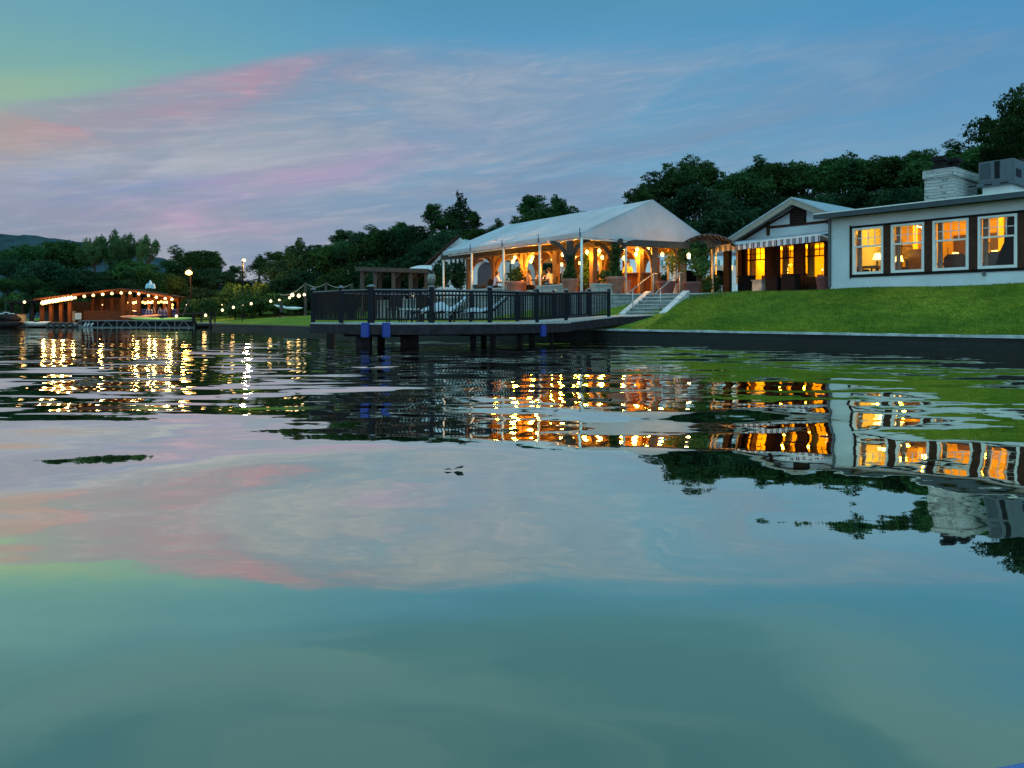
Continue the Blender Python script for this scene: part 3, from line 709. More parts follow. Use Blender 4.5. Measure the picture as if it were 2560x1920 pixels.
chairmesh('deck_chair', 'black upright chair on the deck between the side table and the heaped towel', (-3.0, 26.0), R(160), Z0, 'upright chairs on the deck')


# ------------------------------------------------------------------ big frame tent
EZ = 4.44; RZ = 6.26; TL = 11.66; TW = 8.5
tent = thing('marquee_tent', 'large white gabled marquee tent glowing with warm lamps over the terrace', 'tent', (2.97, 31.8, TT))
mb = MB(TF)
def roofquad(mb, a0, a1, b0, z0, b1, z1, na, nb, sag):
    vs = []
    for i in range(na + 1):
        for j in range(nb + 1):
            a = a0 + (a1 - a0) * i / na; f = j / nb
            bay = (a % (TL / 4)) / (TL / 4); s_ = sag * math.sin(math.pi * bay) * math.sin(math.pi * min(1, f * .9 + .05))
            vs.append((a, b0 + (b1 - b0) * f, z0 + (z1 - z0) * f - s_))
    fs = [(i * (nb + 1) + j, i * (nb + 1) + j + 1, (i + 1) * (nb + 1) + j + 1, (i + 1) * (nb + 1) + j) for i in range(na) for j in range(nb)]
    mb.add(vs, fs)
roofquad(mb, -.05, TL + .05, -.06, EZ + .02, TW / 2, RZ, 48, 10, .05)
roofquad(mb, -.05, TL + .05, TW + .06, EZ + .02, TW / 2, RZ, 48, 10, .05)
for a in (-.055, TL + .055): mb.add([(a, -.06, EZ + .02), (a, TW + .06, EZ + .02), (a, TW / 2, RZ)], [(0, 1, 2)])
mb.build('roof_fabric', M_canvas, tent)
def valance(p0, p1, n, drop, zt):
    vs = []
    for i in range(n + 1):
        f = i / n; a = p0[0] + (p1[0] - p0[0]) * f; b = p0[1] + (p1[1] - p0[1]) * f
        vs += [(a, b, zt), (a, b, zt - drop - .03 * abs(math.sin(f * n * .8)))]
    m_ = MB(TF); m_.add(vs, [(2 * i, 2 * i + 1, 2 * i + 3, 2 * i + 2) for i in range(n)]); o = m_.build('valance', M_canvas, tent)
    return o
valance((-.07, -.08), (TL + .07, -.08), 60, .19, EZ + .03)
valance((-.07, -.08), (-.07, TW + .08), 40, .19, EZ + .03)
valance((TL + .07, -.08), (TL + .07, TW + .08), 40, .19, EZ + .03)
for k in range(5):
    for b in (0, TW):
        MB(TF).tube([(k * TL / 4, b, TT - (.9 if b == 0 else 0)), (k * TL / 4, b, EZ - .02)], .06, 10).build('pole', M_alu, tent, True)
    MB(TF).bar((k * TL / 4, .02, EZ - .02), (k * TL / 4, TW / 2, RZ - .08), .07, .09).build('rafter', M_alu, tent)
    MB(TF).bar((k * TL / 4, TW - .02, EZ - .02), (k * TL / 4, TW / 2, RZ - .08), .07, .09).build('rafter', M_alu, tent)
    MB(TF).bar((k * TL / 4, -.10, EZ - .14), (k * TL / 4, -.10, EZ + .22), .05, .03).build('ratchet_bracket', M_black, tent)
for b in (2.6, 5.8): MB(TF).tube([(0, b, TT), (0, b, EZ)], .055, 10).build('pole', M_alu, tent, True)
for b in (.03, TW - .03): MB(TF).bar((0, b, EZ - .22), (TL, b, EZ - .22), .05, .07).build('eave_rail', M_alu, tent)
MB(TF).bar((0, TW / 2, RZ - .14), (TL, TW / 2, RZ - .14), .06, .08).build('ridge_rail', M_alu, tent)
for a in (0, TL): MB(TF).bar((a, 0, EZ - .22), (a, TW, EZ - .22), .05, .07).build('eave_rail', M_alu, tent)

# ------------------------------------------------------------------ timber pavilion under the tent
PF = TF
pav = thing('timber_pavilion', 'heavy cedar pavilion with arched braces standing under the white marquee', 'pavilion', TF(1.4, 2.6, TT))
PA = [1.5, 4.2, 6.9, 9.6, 12.2]; PB = [1.35, 4.6, 7.7]; BZ = 4.32
PB = [2.0, 5.0, 7.9]
def brace(mb, p, dirn, zb, span, rise, fr, w=.11):
    pts = []
    for k in range(7):
        t = k / 6 * math.pi / 2
        pts.append((p[0] + dirn[0] * span * (1 - math.cos(t)), p[1] + dirn[1] * span * (1 - math.cos(t)), zb - rise + rise * math.sin(t)))
    for u, v in zip(pts[:-1], pts[1:]): mb.bar(u, v, w, w * 1.25)
for ai, a in enumerate(PA):
    for bi, b in enumerate(PB):
        if ai == 4 and bi > 0: continue
        w_ = .13 if bi == 0 else .12
        MB(PF).box(a - w_, a + w_, b - w_, b + w_, TT, BZ - .14).build('post', M_wood, pav)
        for dr in ((1, 0), (-1, 0), (0, 1), (0, -1)):
            if dr[1] != 0 and bi == 1: continue
            if (ai == 0 and dr[0] < 0) or (bi == 0 and dr[1] < 0) or (bi == 2 and dr[1] > 0) or (ai == 4 and dr[0] > 0): continue
            mb = MB(PF); brace(mb, (a + dr[0] * .1, b + dr[1] * .1), dr, BZ - .14, .85, 1.0, PF); mb.build('arched_brace', M_wood, pav)
for b in PB: MB(PF).box(PA[0] - .4, PA[-1] + .4, b - .09, b + .09, BZ - .14, BZ + .16).build('beam', M_wood, pav)
for a in PA[:4]: MB(PF).box(a - .08, a + .08, PB[0] - .5, PB[2] + .4, BZ + .16, BZ + .40).build('cross_beam', M_wood, pav)
for k in range(9):
    a = PA[0] + .7 + k * 1.15
    MB(PF).box(a - .05, a + .05, PB[0] - .3, PB[2] + .3, BZ + .162, BZ + .32).build('rafter', M_wood, pav)

# pendant lamps
bulbs = [(1407.5, 636, 4.0), (1467.6, 630, 4.0), (1498, 627, 4.0), (1505, 643, 4.0), (1476, 653, 4.0), (1450, 656, 4.05), (1560, 619.5, 4.05), (1593, 623, 4.0), (1590, 636, 3.95), (1560, 645, 3.95), (1620, 619.5, 4.1), (1626.5, 607, 4.45), (1656, 636, 4.0), (1382.6, 648, 4.0), (1436, 641, 3.95), (1404, 661, 4.1), (1287.5, 644, 4.15), (1282.6, 653.5, 4.0), (1306.7, 655, 4.05), (1326.7, 653, 4.0), (1331, 643, 4.2),
         (1240, 611, 4.9), (1292, 606, 4.9), (1346, 600, 4.9), (1397, 594, 4.9), (1428, 589, 5.0), (1447, 586, 5.1), (1494, 588, 5.2), (1421, 602, 4.8)]
lampdesc = ['above the seated woman', 'near the tall plant', 'beside the big vine post', 'over the tall potted plant', 'low over the dining table', 'left of the corner pole', 'over the bar end', 'second from the bar end', 'low over the bar counter', 'lowest beside the big vine post', 'right end under the beam', 'highest at the right post', 'beyond the lit right post', 'inside the left lantern brace', 'left of the second vine post', 'farthest back over the white arch', 'top of the left cluster', 'lower left of the left cluster', 'bottom of the left cluster', 'right of the left cluster', 'top right of the left cluster', 'far left one hidden up under the fabric', 'second from the left up under the fabric', 'third from the left up under the fabric', 'left one right under the fabric', 'second under the fabric', 'third under the fabric', 'fifth under the fabric beyond the corner pole', 'low one just under the fabric']
m_bulb = None
for i, (bx, by, bz_) in enumerate(bulbs):
    for dz in (.27, .18, .09, 0, -.1, -.2, -.3, -.45):     # hang each lamp well inside the tent's outline
        p = atz(bx, by, bz_ - dz)
        rx_, ry_ = p.x - 2.97, p.y - 31.8; ta, tb_ = -.580 * rx_ + .8146 * ry_, .8146 * rx_ + .580 * ry_
        if i >= 25 or (ta > 1.0 and tb_ > .6): break
    t = thing('pendant_lamp', 'bare lit bulb hanging in the tent, ' + lampdesc[i], 'pendant lamp', p, 'bare bulbs hanging in the tent')
    r_ = .095 if i < 21 else .085
    MB().lathe((p.x, p.y, p.z - r_), [(.02, 0), (r_ * .8, r_ * .45), (r_, r_), (r_ * .75, r_ * 1.6), (.03, r_ * 2.1)], 12).build('bulb', M_bulb, t, True)
    MB().tube([(p.x, p.y, p.z + r_), (p.x, p.y, p.z + .35)], .008, 5).build('cord', M_cord, t)
    if i < 24:
        l = bpy.data.lights.new('bulb_light', 'POINT'); l.energy = 120 if i < 21 else 110; l.color = (1, .40, .03); l.shadow_soft_size = .10
        lo = bpy.data.objects.new('bulb_light', l); col.objects.link(lo); lo.parent = t; lo.location = (0, 0, -.16)

# ------------------------------------------------------------------ leaves helper, pots and plants
def leafcloud(name, lobes, n, size, m, parent, droop=0.0, seed=0, shell=.55, asp=.55, clump=False):
    """lobes: (x,y,z,rx,ry,rz) in world; n leaf quads spread through their outer volume"""
    r = np.random.default_rng(seed + 5); L = np.array(lobes, float); vol = (L[:, 3] * L[:, 4] + L[:, 4] * L[:, 5] + L[:, 3] * L[:, 5]); pr = vol / vol.sum()
    idx = r.choice(len(L), n, p=pr); d = r.normal(size=(n, 3)); d /= np.linalg.norm(d, axis=1)[:, None]
    # ragged outline: radius modulated by direction noise of each lobe
    ph = r.uniform(0, 6.28, (len(L), 3)); k = 1 + .16 * np.sin(d[:, 0] * 5 + ph[idx, 0]) + .13 * np.sin(d[:, 1] * 7 + ph[idx, 1]) + .13 * np.sin(d[:, 2] * 6 + ph[idx, 2])
    rad = (shell + (1 - shell) * r.random(n) ** .6) * k * (1 + .12 * (r.random(n) < .06))
    c = L[idx, :3] + d * rad[:, None] * L[idx, 3:6]
    if clump:                         # most leaves gather in twig-end clusters over the lobes
        K = 26; cd_ = r.normal(size=(len(L), K, 3)); cd_ /= np.linalg.norm(cd_, axis=2)[:, :, None]; cd_[:, :, 2] = cd_[:, :, 2] * .9 + .1
        cr = r.uniform(.72, 1.22, (len(L), K)); ki = r.integers(0, K, n); use = r.random(n) < .72
        cc = L[idx, :3] + (cd_[idx, ki] * cr[idx, ki][:, None] + r.normal(size=(n, 3)) * np.array((.15, .15, .10))) * L[idx, 3:6]
        c = np.where(use[:, None], cc, c)
    c[:, 2] -= droop * r.random(n) * np.abs(d[:, 2] < .3)
    a = r.normal(size=(n, 3)); a /= np.linalg.norm(a, axis=1)[:, None]
    if droop: a[:, 2] -= 1.2; a /= np.linalg.norm(a, axis=1)[:, None]
    b = np.cross(a, d + r.normal(size=(n, 3)) * .7); b /= np.linalg.norm(b, axis=1)[:, None] + 1e-9
    s = size * r.uniform(.6, 1.4, n)[:, None]
    V = np.stack([c - a * s, c + b * s * asp, c + a * s, c - b * s * asp], 1).reshape(-1, 3)
    off = np.array(worldloc(parent)) if parent else np.zeros(3); V -= off
    me = bpy.data.meshes.new(name); me.vertices.add(4 * n); me.vertices.foreach_set('co', V.astype(np.float32).ravel())
    me.loops.add(4 * n); me.loops.foreach_set('vertex_index', np.arange(4 * n, dtype=np.int32))
    me.polygons.add(n); me.polygons.foreach_set('loop_start', np.arange(0, 4 * n, 4, dtype=np.int32)); me.polygons.foreach_set('loop_total', np.full(n, 4, dtype=np.int32))
    me.update(); me.validate()
    o = link(name, me, m, parent); return o
def pot(c, r, h, lab, m_=None, plant=None):
    t = thing('terracotta_pot', lab, 'plant pot', c, 'large terracotta pots on the terrace')
    MB().lathe(c, [(r * .68, 0), (r * .70, .03), (r * .93, h * .78), (r * .95, h * .80)], 22).build('pot_body', m_ or M_terra, t, True)
    MB().lathe((c[0], c[1], c[2] + h * .80), [(r * .95, .0), (r, .02), (r, h * .17), (r * .96, h * .20), (r * .84, h * .20), (r * .82, h * .12)], 22).build('rim', m_ or M_terra, t)
    MB().lathe((c[0], c[1], c[2] + h * .9), [(r * .82, 0), (r * .80, .01)], 16).build('soil', M_trunk, t)
    return t
def potat(x0, x1, yt, yb, Z, lab, m_=None):
    c = at((x0 + x1) / 2, yb, Z); r = (x1 - x0) / 2 / F * Z; h = (yb - yt) / F * Z
    c.z = TT; h = H + (HY - yt) / F * Z - TT
    pot(tuple(c), r, h, lab, m_); return c, r, h
p1, r1, h1 = potat(1510, 1564, 692, 733, 33.0, 'biggest terracotta pot, at the terrace edge above the end of the dock railing')
p2, r2, h2 = potat(1403, 1447, 697, 738, 32.4, 'brown terracotta pot left of the corner tent pole')
p3, r3, h3 = potat(1264, 1318, 704, 742, 36.0, 'wide terracotta pot behind the middle of the dock railing')
potat(1563, 1577, 700, 733, 33.9, 'small pot half hidden at the right of the biggest pot')
potat(1182, 1216, 712, 742, 39.0, 'low bowl shaped pot under the far left bay of the tent', M_wood2)
potat(1640, 1690, 703, 732, 33.6, 'dark red pot behind the stair handrails', M_terra2)
potat(1706, 1752, 705, 733, 32.9, 'dark red pot at the foot of the ivy covered canopy posts', M_terra2)
potat(2040, 2072, 692, 713, 30.6, 'banded round pot against the corner of the white building', M_terra2)
def ivy(name, lab, cat, lobes, n, size, mt=None, group=None, seed=0, stem=None, droop=0.0, shell=.3):
    c = np.array(lobes)[:, :3].mean(0); base = (c[0], c[1], stem[0][2] if stem else lobes[0][2])
    t = thing(name, lab, cat, base, group)
    leafcloud('foliage', lobes, n, size, mt or M_ivy, t, droop, seed, shell)
    if stem: MB().tube(stem, .035, 6, .012).build('stem', M_trunk, t)
    return t
# the ivy grows from the pots up the pavilion posts
def vine(c, zt, r, lab, n, seed):
    lobes = [(c[0] + random.uniform(-.05, .05), c[1] + .05, z_, r * (1.05 - .35 * (z_ - TT - .8) / (zt - TT)), r * .8, .32) for z_ in np.arange(TT + .85, zt, .28)]
    ivy('ivy_plant', lab, 'climbing plant', lobes, n, .07, seed=seed, group='vines climbing the pavilion posts', stem=[(c[0], c[1], TT + .6), (c[0] + .03, c[1] + .1, (TT + zt) / 2), (c[0], c[1] + .1, zt)])
vine(p1, 3.9, .26, 'ivy climbing the post above the biggest terracotta pot', 1500, 1)
vine(p2, 3.5, .18, 'dark ivy climbing the post left of the corner tent pole', 700, 2)
for (c, bz_, lab) in ((p1, BZ, 'front'), (p2, BZ, 'left')):
    pp = MB(); pp.box(c.x - .15, c.x + .15, c.y + .0, c.y + .3, TT, BZ - .16); pp.build('post', M_wood2, pav)
    mb = MB()
    for s_ in (-1, 1): brace(mb, (c.x + s_ * .12, c.y + .15), (s_ * .9, -s_ * .5), BZ - .16, .75, .95, ID, .13); 
    for k_ in range(0): pass
    mb.build('forked_brace', M_wood2, pav)
MB().bar((p1.x + .3, p1.y - .05, BZ - .14), (p2.x - 6.4, p2.y + 9.0, BZ - .14), .2, .3).build('beam', M_wood2, pav)
MB().bar((p1.x - .2, p1.y + .12, BZ - .132), (p1.x + 4.2, p1.y + 2.0, BZ - .132), .2, .3).build('beam', M_wood2, pav)
q_ = at(1636, 733, 34.6); q2_ = at(1706, 733, 35)
for q in (q_, q2_):
    MB().box(q.x - .14, q.x + .14, q.y - .14, q.y + .14, TT, BZ - .16).build('post', M_wood, pav)
    mb = MB(); brace(mb, (q.x - .1, q.y), (-.9, -.35), BZ - .16, .8, 1.0, ID, .12); mb.build('arched_brace', M_wood, pav)
for k_, (bx, by, Z, rr, hh, lab) in enumerate(((1518, 690, 33.1, .42, .25, 'grass like plant tuft around the rim of the biggest pot'), (1425, 695, 32.5, .36, .3, 'leafy plant spilling over the brown pot'), (1290, 690, 36.1, .40, .45, 'bushy plant in the wide pot'), (1468, 672, 36.0, .34, .9, 'tall dark potted plant behind the tables'), (1690, 655, 35.2, .55, .55, 'palm like plant with pale stems beside the right tent pole'))):
    c = at(bx, by, Z)
    ivy('potted_plant', lab, 'plant', [(c.x, c.y, c.z, rr, rr, hh)] * 2, 420 if k_ != 3 else 700, .085, M_shrub, 'plants in the terrace pots', seed=k_ + 20, stem=[(c.x, c.y, TT), (c.x + .03, c.y, c.z)])

# ------------------------------------------------------------------ cafe furniture and people under the tent
def table(c, lab, w=.45):
    t = thing('dining_table', lab, 'table', (c[0], c[1], TT), 'dining tables under the tent')
    MB().box(c[0] - w, c[0] + w, c[1] - .4, c[1] + .4, TT + .71, TT + .75).build('table_top', M_mahog, t)
    MB().lathe((c[0], c[1], TT), [(.25, 0), (.24, .03), (.04, .05), (.04, .70), (.12, .71)], 12).build('pedestal', M_dark, t)
    for k, dx in enumerate((-.2, .15)):
        g_ = thing('drinking_glass', ['left', 'right'][k] + ' glass on the ' + lab, 'glass', (c[0] + dx, c[1] - .1, TT + .75), 'glasses on the dining tables')
        MB().lathe((c[0] + dx, c[1] - .1, TT + .75), [(.03, 0), (.035, .10), (.04, .13)], 8).build('tumbler', M_whull, g_)
    return t
tabs = [(at(1262, 720, 38.2), 'dark dining table before the person in the pale shirt'), (at(1350, 716, 35.6), 'dark dining table behind the low wall in the middle'), (at(1498, 712, 36.2), 'dark dining table right of the woman in profile')]
for c, l in tabs: table(c, l)
k_ = 0
for (bx, Z, an, lab) in ((1236, 38.5, 60, 'dark wicker chair leftmost under the tent'), (1286, 38.9, -70, 'dark wicker chair behind the wide pot'), (1380, 35.9, -100, 'dark wicker chair under the person in the white shirt'), (1325, 36.4, 80, 'dark wicker chair left of the middle table'), (1472, 36.4, 90, 'dark wicker chair under the woman in profile'), (1524, 36.9, -80, 'dark wicker chair behind the vine post')):
    c = at(bx, 735, Z); chairmesh('wicker_chair', lab, (c.x, c.y), R(an), TT, 'wicker chairs under the tent')

def person(lab, c, face, pose, shirt, skin=M_skin, hair=M_hair, hat=None, lean=.0):
    """one continuous skinned body; c = floor point under the hips, face = heading angle"""
    zb = c[2]; t = thing('person', lab, 'person', c)
    S = (math.cos(face), math.sin(face)); Lr = (-math.sin(face), math.cos(face))
    fw = Frame(c[0], c[1], S, Lr)
    sit = pose == 'sit'; hz = .50 if sit else .95
    J = {'hip': (0, 0, hz), 'waist': (.02 + lean * .3, 0, hz + .18), 'chest': (.03 + lean * .7, 0, hz + .38), 'neck': (.02 + lean, 0, hz + .54), 'throat': (.03 + lean * 1.1, 0, hz + .61), 'head': (.05 + lean * 1.15, 0, hz + .72), 'crown': (.04 + lean * 1.15, 0, hz + .80)}
    E = [('hip', 'waist'), ('waist', 'chest'), ('chest', 'neck'), ('neck', 'throat'), ('throat', 'head'), ('head', 'crown')]
    Rr = {'hip': .15, 'waist': .125, 'chest': .15, 'neck': .075, 'throat': .052, 'head': .088, 'crown': .07}
    for s_, n in ((1, 'l'), (-1, 'r')):
        J['sh' + n] = (.02 + lean * .95, s_ * .18, hz + .49); J['el' + n] = (.08 + lean * .7, s_ * .24, hz + .24)
        J['wr' + n] = (.33 + lean * .5, s_ * .15, hz + .26 if sit else hz + .20); J['pa' + n] = (.40 + lean * .5, s_ * .13, hz + .27 if sit else hz + .22)
        E += [('chest', 'sh' + n), ('sh' + n, 'el' + n), ('el' + n, 'wr' + n), ('wr' + n, 'pa' + n)]
        Rr.update({'sh' + n: .062, 'el' + n: .042, 'wr' + n: .026, 'pa' + n: .032})
        for q in range(5):
            yy = s_ * (.10 + .018 * q) if q < 4 else s_ * .075; ln = (.075, .085, .08, .06, .04)[q]
            J['f%d' % q + n] = (J['pa' + n][0] + ln, yy, J['pa' + n][2] - .01); E.append(('pa' + n, 'f%d' % q + n)); Rr['f%d' % q + n] = .009
        J['hj' + n] = (.0, s_ * .10, hz - .04)
        if sit: J['kn' + n] = (.44, s_ * .12, .48); J['an' + n] = (.44, s_ * .12, .09); J['to' + n] = (.62, s_ * .13, .04)
        else: J['kn' + n] = (.03, s_ * .10, .50); J['an' + n] = (0, s_ * .10, .09); J['to' + n] = (.17, s_ * .12, .04)
        E += [('hip', 'hj' + n), ('hj' + n, 'kn' + n), ('kn' + n, 'an' + n), ('an' + n, 'to' + n)]
        Rr.update({'hj' + n: .098, 'kn' + n: .062, 'an' + n: .042, 'to' + n: .035})
    def skinned(name, keys, grow_, m_, edges=None):
        ks = list(keys); ix = {k: i for i, k in enumerate(ks)}
        me = bpy.data.meshes.new(name)
        me.from_pydata([tuple(Vector(fw(*J[k])) - Vector((c[0], c[1], 0)) + Vector((0, 0, 0))) for k in ks], [(ix[a], ix[b]) for a, b in E if a in ix and b in ix], [])
        o = link(name, me, m_, t); o.modifiers.new('skin', 'SKIN')
        for i, k in enumerate(ks): me.skin_vertices[0].data[i].radius = (Rr[k] * grow_, Rr[k] * grow_ * (.8 if k in ('chest', 'waist', 'hip') else 1))
        me.skin_vertices[0].data[0].use_root = True
        ss_ = o.modifiers.new('sub', 'SUBSURF'); ss_.levels = 2; ss_.render_levels = 2
        return o
    skinned('body', J.keys(), 1.0, skin)
    sh = ['waist', 'hip', 'chest', 'neck', 'shl', 'ell', 'shr', 'elr'] 
    skinned('shirt', sh, 1.14, shirt)
    skinned('trousers', ['hip', 'hjl', 'knl', 'anl', 'hjr', 'knr', 'anr'], 1.12, M_dark)
    hd = Vector(fw(*J['head'])) ; up = zb + 0
    hx, hy, hzz = hd.x, hd.y, hd.z + zb
    MB(ID).ball((hx - S[0] * .022, hy - S[1] * .022, hzz + .03), .102, 12, (1, 1, 1.05)).build('hair', hair, t, True)
    MB(ID).tube([(hx - S[0] * .07, hy - S[1] * .07, hzz + .02), (hx - S[0] * .10, hy - S[1] * .10, hzz - .16)], .06, 8, .03).build('hair_back', hair, t, True)
    for s_ in (-1, 1):
        MB(ID).ball((hx + S[0] * .083 + Lr[0] * .032 * s_, hy + S[1] * .083 + Lr[1] * .032 * s_, hzz + .01), .010, 6).build('eye', M_black, t)
        MB(ID).ball((hx + Lr[0] * .088 * s_, hy + Lr[1] * .088 * s_, hzz - .01), .022, 6).build('ear', skin, t)
    MB(ID).tube([(hx + S[0] * .085, hy + S[1] * .085, hzz + .01), (hx + S[0] * .108, hy + S[1] * .108, hzz - .025)], .010, 6, .016).build('nose', skin, t)
    MB(ID).bar((hx + S[0] * .085 + Lr[0] * .022, hy + S[1] * .085 + Lr[1] * .022, hzz - .05), (hx + S[0] * .085 - Lr[0] * .022, hy + S[1] * .085 - Lr[1] * .022, hzz - .05), .012, .01).build('mouth', M_terra2, t)
    if hat:
        MB(ID).lathe((hx, hy, hzz + .075), [(.20, -.01), (.20, 0), (.105, .015), (.10, .09), (.06, .11), (.01, .112)], 14).build('hat', hat, t, True)
    return t
def pt(bx, Z): c = at(bx, 735, Z); return (c.x, c.y, TT)
person('seated person in a pale lilac shirt leaning forward, leftmost under the tent', pt(1236, 38.5), R(20), 'sit', mat('lilac_cloth', (.48, .44, .56), .9, var=.1), lean=.12)
person('seated person in a tan shirt behind the wide pot', pt(1288, 38.9), R(190), 'sit', mat('tan_cloth', (.34, .26, .20), .9, var=.1), lean=.05)
person('seated person in a dusty pink shirt between the pot and the middle table', pt(1326, 37.4), R(160), 'sit', mat('pink_cloth', (.42, .26, .24), .9, var=.1), lean=.06)
person('standing waiter in a dark shirt farthest back between the left tent poles', pt(1352, 40.5), R(-90), 'stand', mat('navy_cloth', (.03, .04, .08), .9), lean=.0)
person('seated person in a white shirt with dark hair, turned away behind the middle low wall', pt(1378, 35.9), R(150), 'sit', mat('white_cloth', (.55, .50, .48), .9, var=.08), lean=.08)
person('woman in dark top and wide dark hat seated left of the big vine post', pt(1474, 36.4), R(195), 'sit', mat('dark_cloth', (.03, .02, .025), .9), hat=M_dark, lean=-.03)
person('person in a yellow shirt standing at the bar counter behind the tent pole', pt(1570, 37.5), R(-120), 'stand', mat('yellow_cloth', (.62, .42, .12), .9, var=.1))
# bar counter and shelves
bar = thing('bar_counter', 'red brown wooden bar counter with arched back shelf, right of the biggest pot', 'bar counter', pt(1612, 36.6))
c = at(1600, 733, 36.2)
MB().box(c.x - .75, c.x + .95, c.y - .3, c.y + .3, TT, TT + 1.05).build('counter_front', M_redwood, bar)
MB().box(c.x - .82, c.x + 1.02, c.y - .38, c.y + .36, TT + 1.05, TT + 1.10).build('counter_top', M_mahog, bar)
bs_ = thing('bar_shelf', 'tall dark wooden shelf unit with arched openings behind the bar counter', 'shelf', pt(1600, 38.2))
c = at(1605, 733, 38.2); MB().box(c.x - .95, c.x + .9, c.y, c.y + .35, TT, TT + .95).build('cabinet', M_redwood, bs_)
for x0 in (-.95, -.1, .75): MB().box(c.x + x0, c.x + x0 + .15, c.y, c.y + .35, TT + .95, TT + 1.95).build('upright', M_redwood, bs_)
MB().prism([(c.x - 1.0, TT + 1.95), (c.x + .95, TT + 1.95), (c.x + .8, TT + 2.1), (c.x, TT + 2.2), (c.x - .85, TT + 2.1)], c.y - .02, c.y + .38).build('arched_top', M_redwood, bs_)
for k in range(7):
    b_ = tag(MB().lathe((c.x - .72 + k * .1 + (.35 if k > 3 else 0), c.y + .12, TT + .95), [(.03, 0), (.032, .16), (.012, .20), (.012, .25)], 7).build('bottle', M_mahog), 'dark bottle standing on the shelf behind the bar', 'bottle', 'bottles behind the bar')

# ------------------------------------------------------------------ arched canopy between tent and house
cp = thing('arched_canopy', 'dark corrugated barrel roof canopy on ivy clad posts between the marquee and the house', 'canopy', at(1768, 733, 34))
CF = Frame(*at(1768, 733, 34.5)[:2], (.93, -.37), (.37, .93))
vs = []; n = 18
for b in (0, 5.2):
    for i in range(n + 1):
        t = -1 + 2 * i / n; hgt = .36 * (1 - t * t); 
        for dz in (0, -.04): vs.append((t * 1.12, b, 4.36 + hgt + dz))
mb = MB(CF); q = 2 * (n + 1)
fs = [(2 * i, 2 * i + 2, q + 2 * i + 2, q + 2 * i) for i in range(n)] + [(2 * i + 1, q + 2 * i + 1, q + 2 * i + 3, 2 * i + 3) for i in range(n)] + [(2 * i, 2 * i + 1, 2 * i + 3, 2 * i + 2) for i in range(n)]
mb.add(vs, fs); mb.build('barrel_roof', mat('brown_sheet_metal', (.10, .055, .05), .55, .3, var=.2), cp)
for i in range(0, n + 1, 2):
    t = -1 + 2 * i / n; MB(CF).bar((t * 1.1, .02, 4.30 + .36 * (1 - t * t)), (t * 1.1, 5.1, 4.30 + .36 * (1 - t * t)), .04, .06).build('purlin', M_soffit, cp)
for a in (-1.05, 1.05):
    MB(CF).bar((a, 0, 4.30), (a, 5.2, 4.30), .10, .14).build('side_beam', M_brown, cp)
for a, b in ((-1.05, .1), (-.35, .1), (-1.05, 4.9), (1.05, 4.9)): MB(CF).box(a - .09, a + .09, b - .09, b + .09, TT, 4.28).build('post', M_brown, cp)
c = CF(-1.05, 0, 0); c2 = CF(-.45, 0, 0)
ivy('ivy_plant', 'bushy dark vine hanging below the arched canopy over its posts', 'climbing plant', [(c2[0], c2[1], 4.0, .55, .35, .35), (c2[0] + .1, c2[1], 3.5, .5, .3, .5), (c2[0] + .15, c2[1] - .1, 3.1, .42, .3, .4), (c[0], c[1], 3.8, .3, .25, .4)], 2600, .075, seed=31, group='vines climbing the pavilion posts', stem=[(c2[0], c2[1], TT + .5), (c2[0], c2[1], 4.0)])
lp = at(1722, 641, 34.1)
t = thing('lantern', 'small lit lantern among the vine leaves under the arched canopy', 'lantern', lp)
MB().lathe((lp.x, lp.y, lp.z - .1), [(.05, 0), (.07, .02), (.08, .2), (.03, .26)], 8).build('lantern_glass', M_bulbw, t)
MB().tube([(lp.x, lp.y, lp.z + .16), (lp.x, lp.y, lp.z + .5)], .01, 5).build('hook', M_cord, t)
l = bpy.data.lights.new('lantern_light', 'POINT'); l.energy = 14; l.color = (1, .62, .2); l.shadow_soft_size = .08
lo = bpy.data.objects.new('lantern_light', l); col.objects.link(lo); lo.parent = t; lo.location = (-.05, -.2, 0)
lp = at(1700, 640, 35.0)

# ------------------------------------------------------------------ white building on the right with four lit windows
W1 = 27.46
b1_ = thing('white_building', 'long white stucco building with a row of four lit sash windows above the lawn', 'building', BF(10, 30, TT))
az1 = lambda x, y: BF.az(x, y, W1)
aL = az1(2075, 700)[0]; aR = 3.0
wins = []
for (x0, x1, y0, y1) in ((2132.2, 2209.4, 574, 687.6), (2228.9, 2311.8, 563, 683), (2333, 2423.5, 552, 678), (2446.4, 2544.4, 541, 672)):
    a0, za = az1(x0, y0); a1, _ = az1(x1, y0); _, zb_ = az1(x0, y1); wins.append((a1, a0, zb_, za))
pitch = (wins[0][0] - wins[3][0]) / 3
wid = sum(w_[1] - w_[0] for w_ in wins) / 4; zt_ = sum(w_[3] for w_ in wins) / 4; zb_ = sum(w_[2] for w_ in wins) / 4
wins = [(wins[0][0] - pitch * k, wins[0][0] - pitch * k + wid) for k in range(5)]
print('W', wid, pitch, zt_, zb_, aL)
sur_l = wins[0][1] + .07; sur_r = wins[-1][0] - .2; st_, sb_ = zt_ + .09, zb_ - .10
RT = 4.62
def wallpanel(a0, a1, z0, z1, fr=BF, b=W1, th=.22, par=b1_, m_=M_white, name='wall'):
    return MB(fr).box(a0, a1, b, b + th, z0, z1).build(name, m_, par)
wallpanel(sur_l, aL, 1.5, RT); wallpanel(aR, sur_r, 1.5, RT); wallpanel(sur_r, sur_l, 1.5, sb_); wallpanel(sur_r, sur_l, st_, RT)
MB(BF).box(aL - .22, aL - .001, W1 + .22, 34.5, 1.5, RT).build('wall', M_white, b1_)
MB(BF).box(aR, aR + .2, W1 + .22, 34.5, 1.5, RT).build('wall', M_white, b1_)
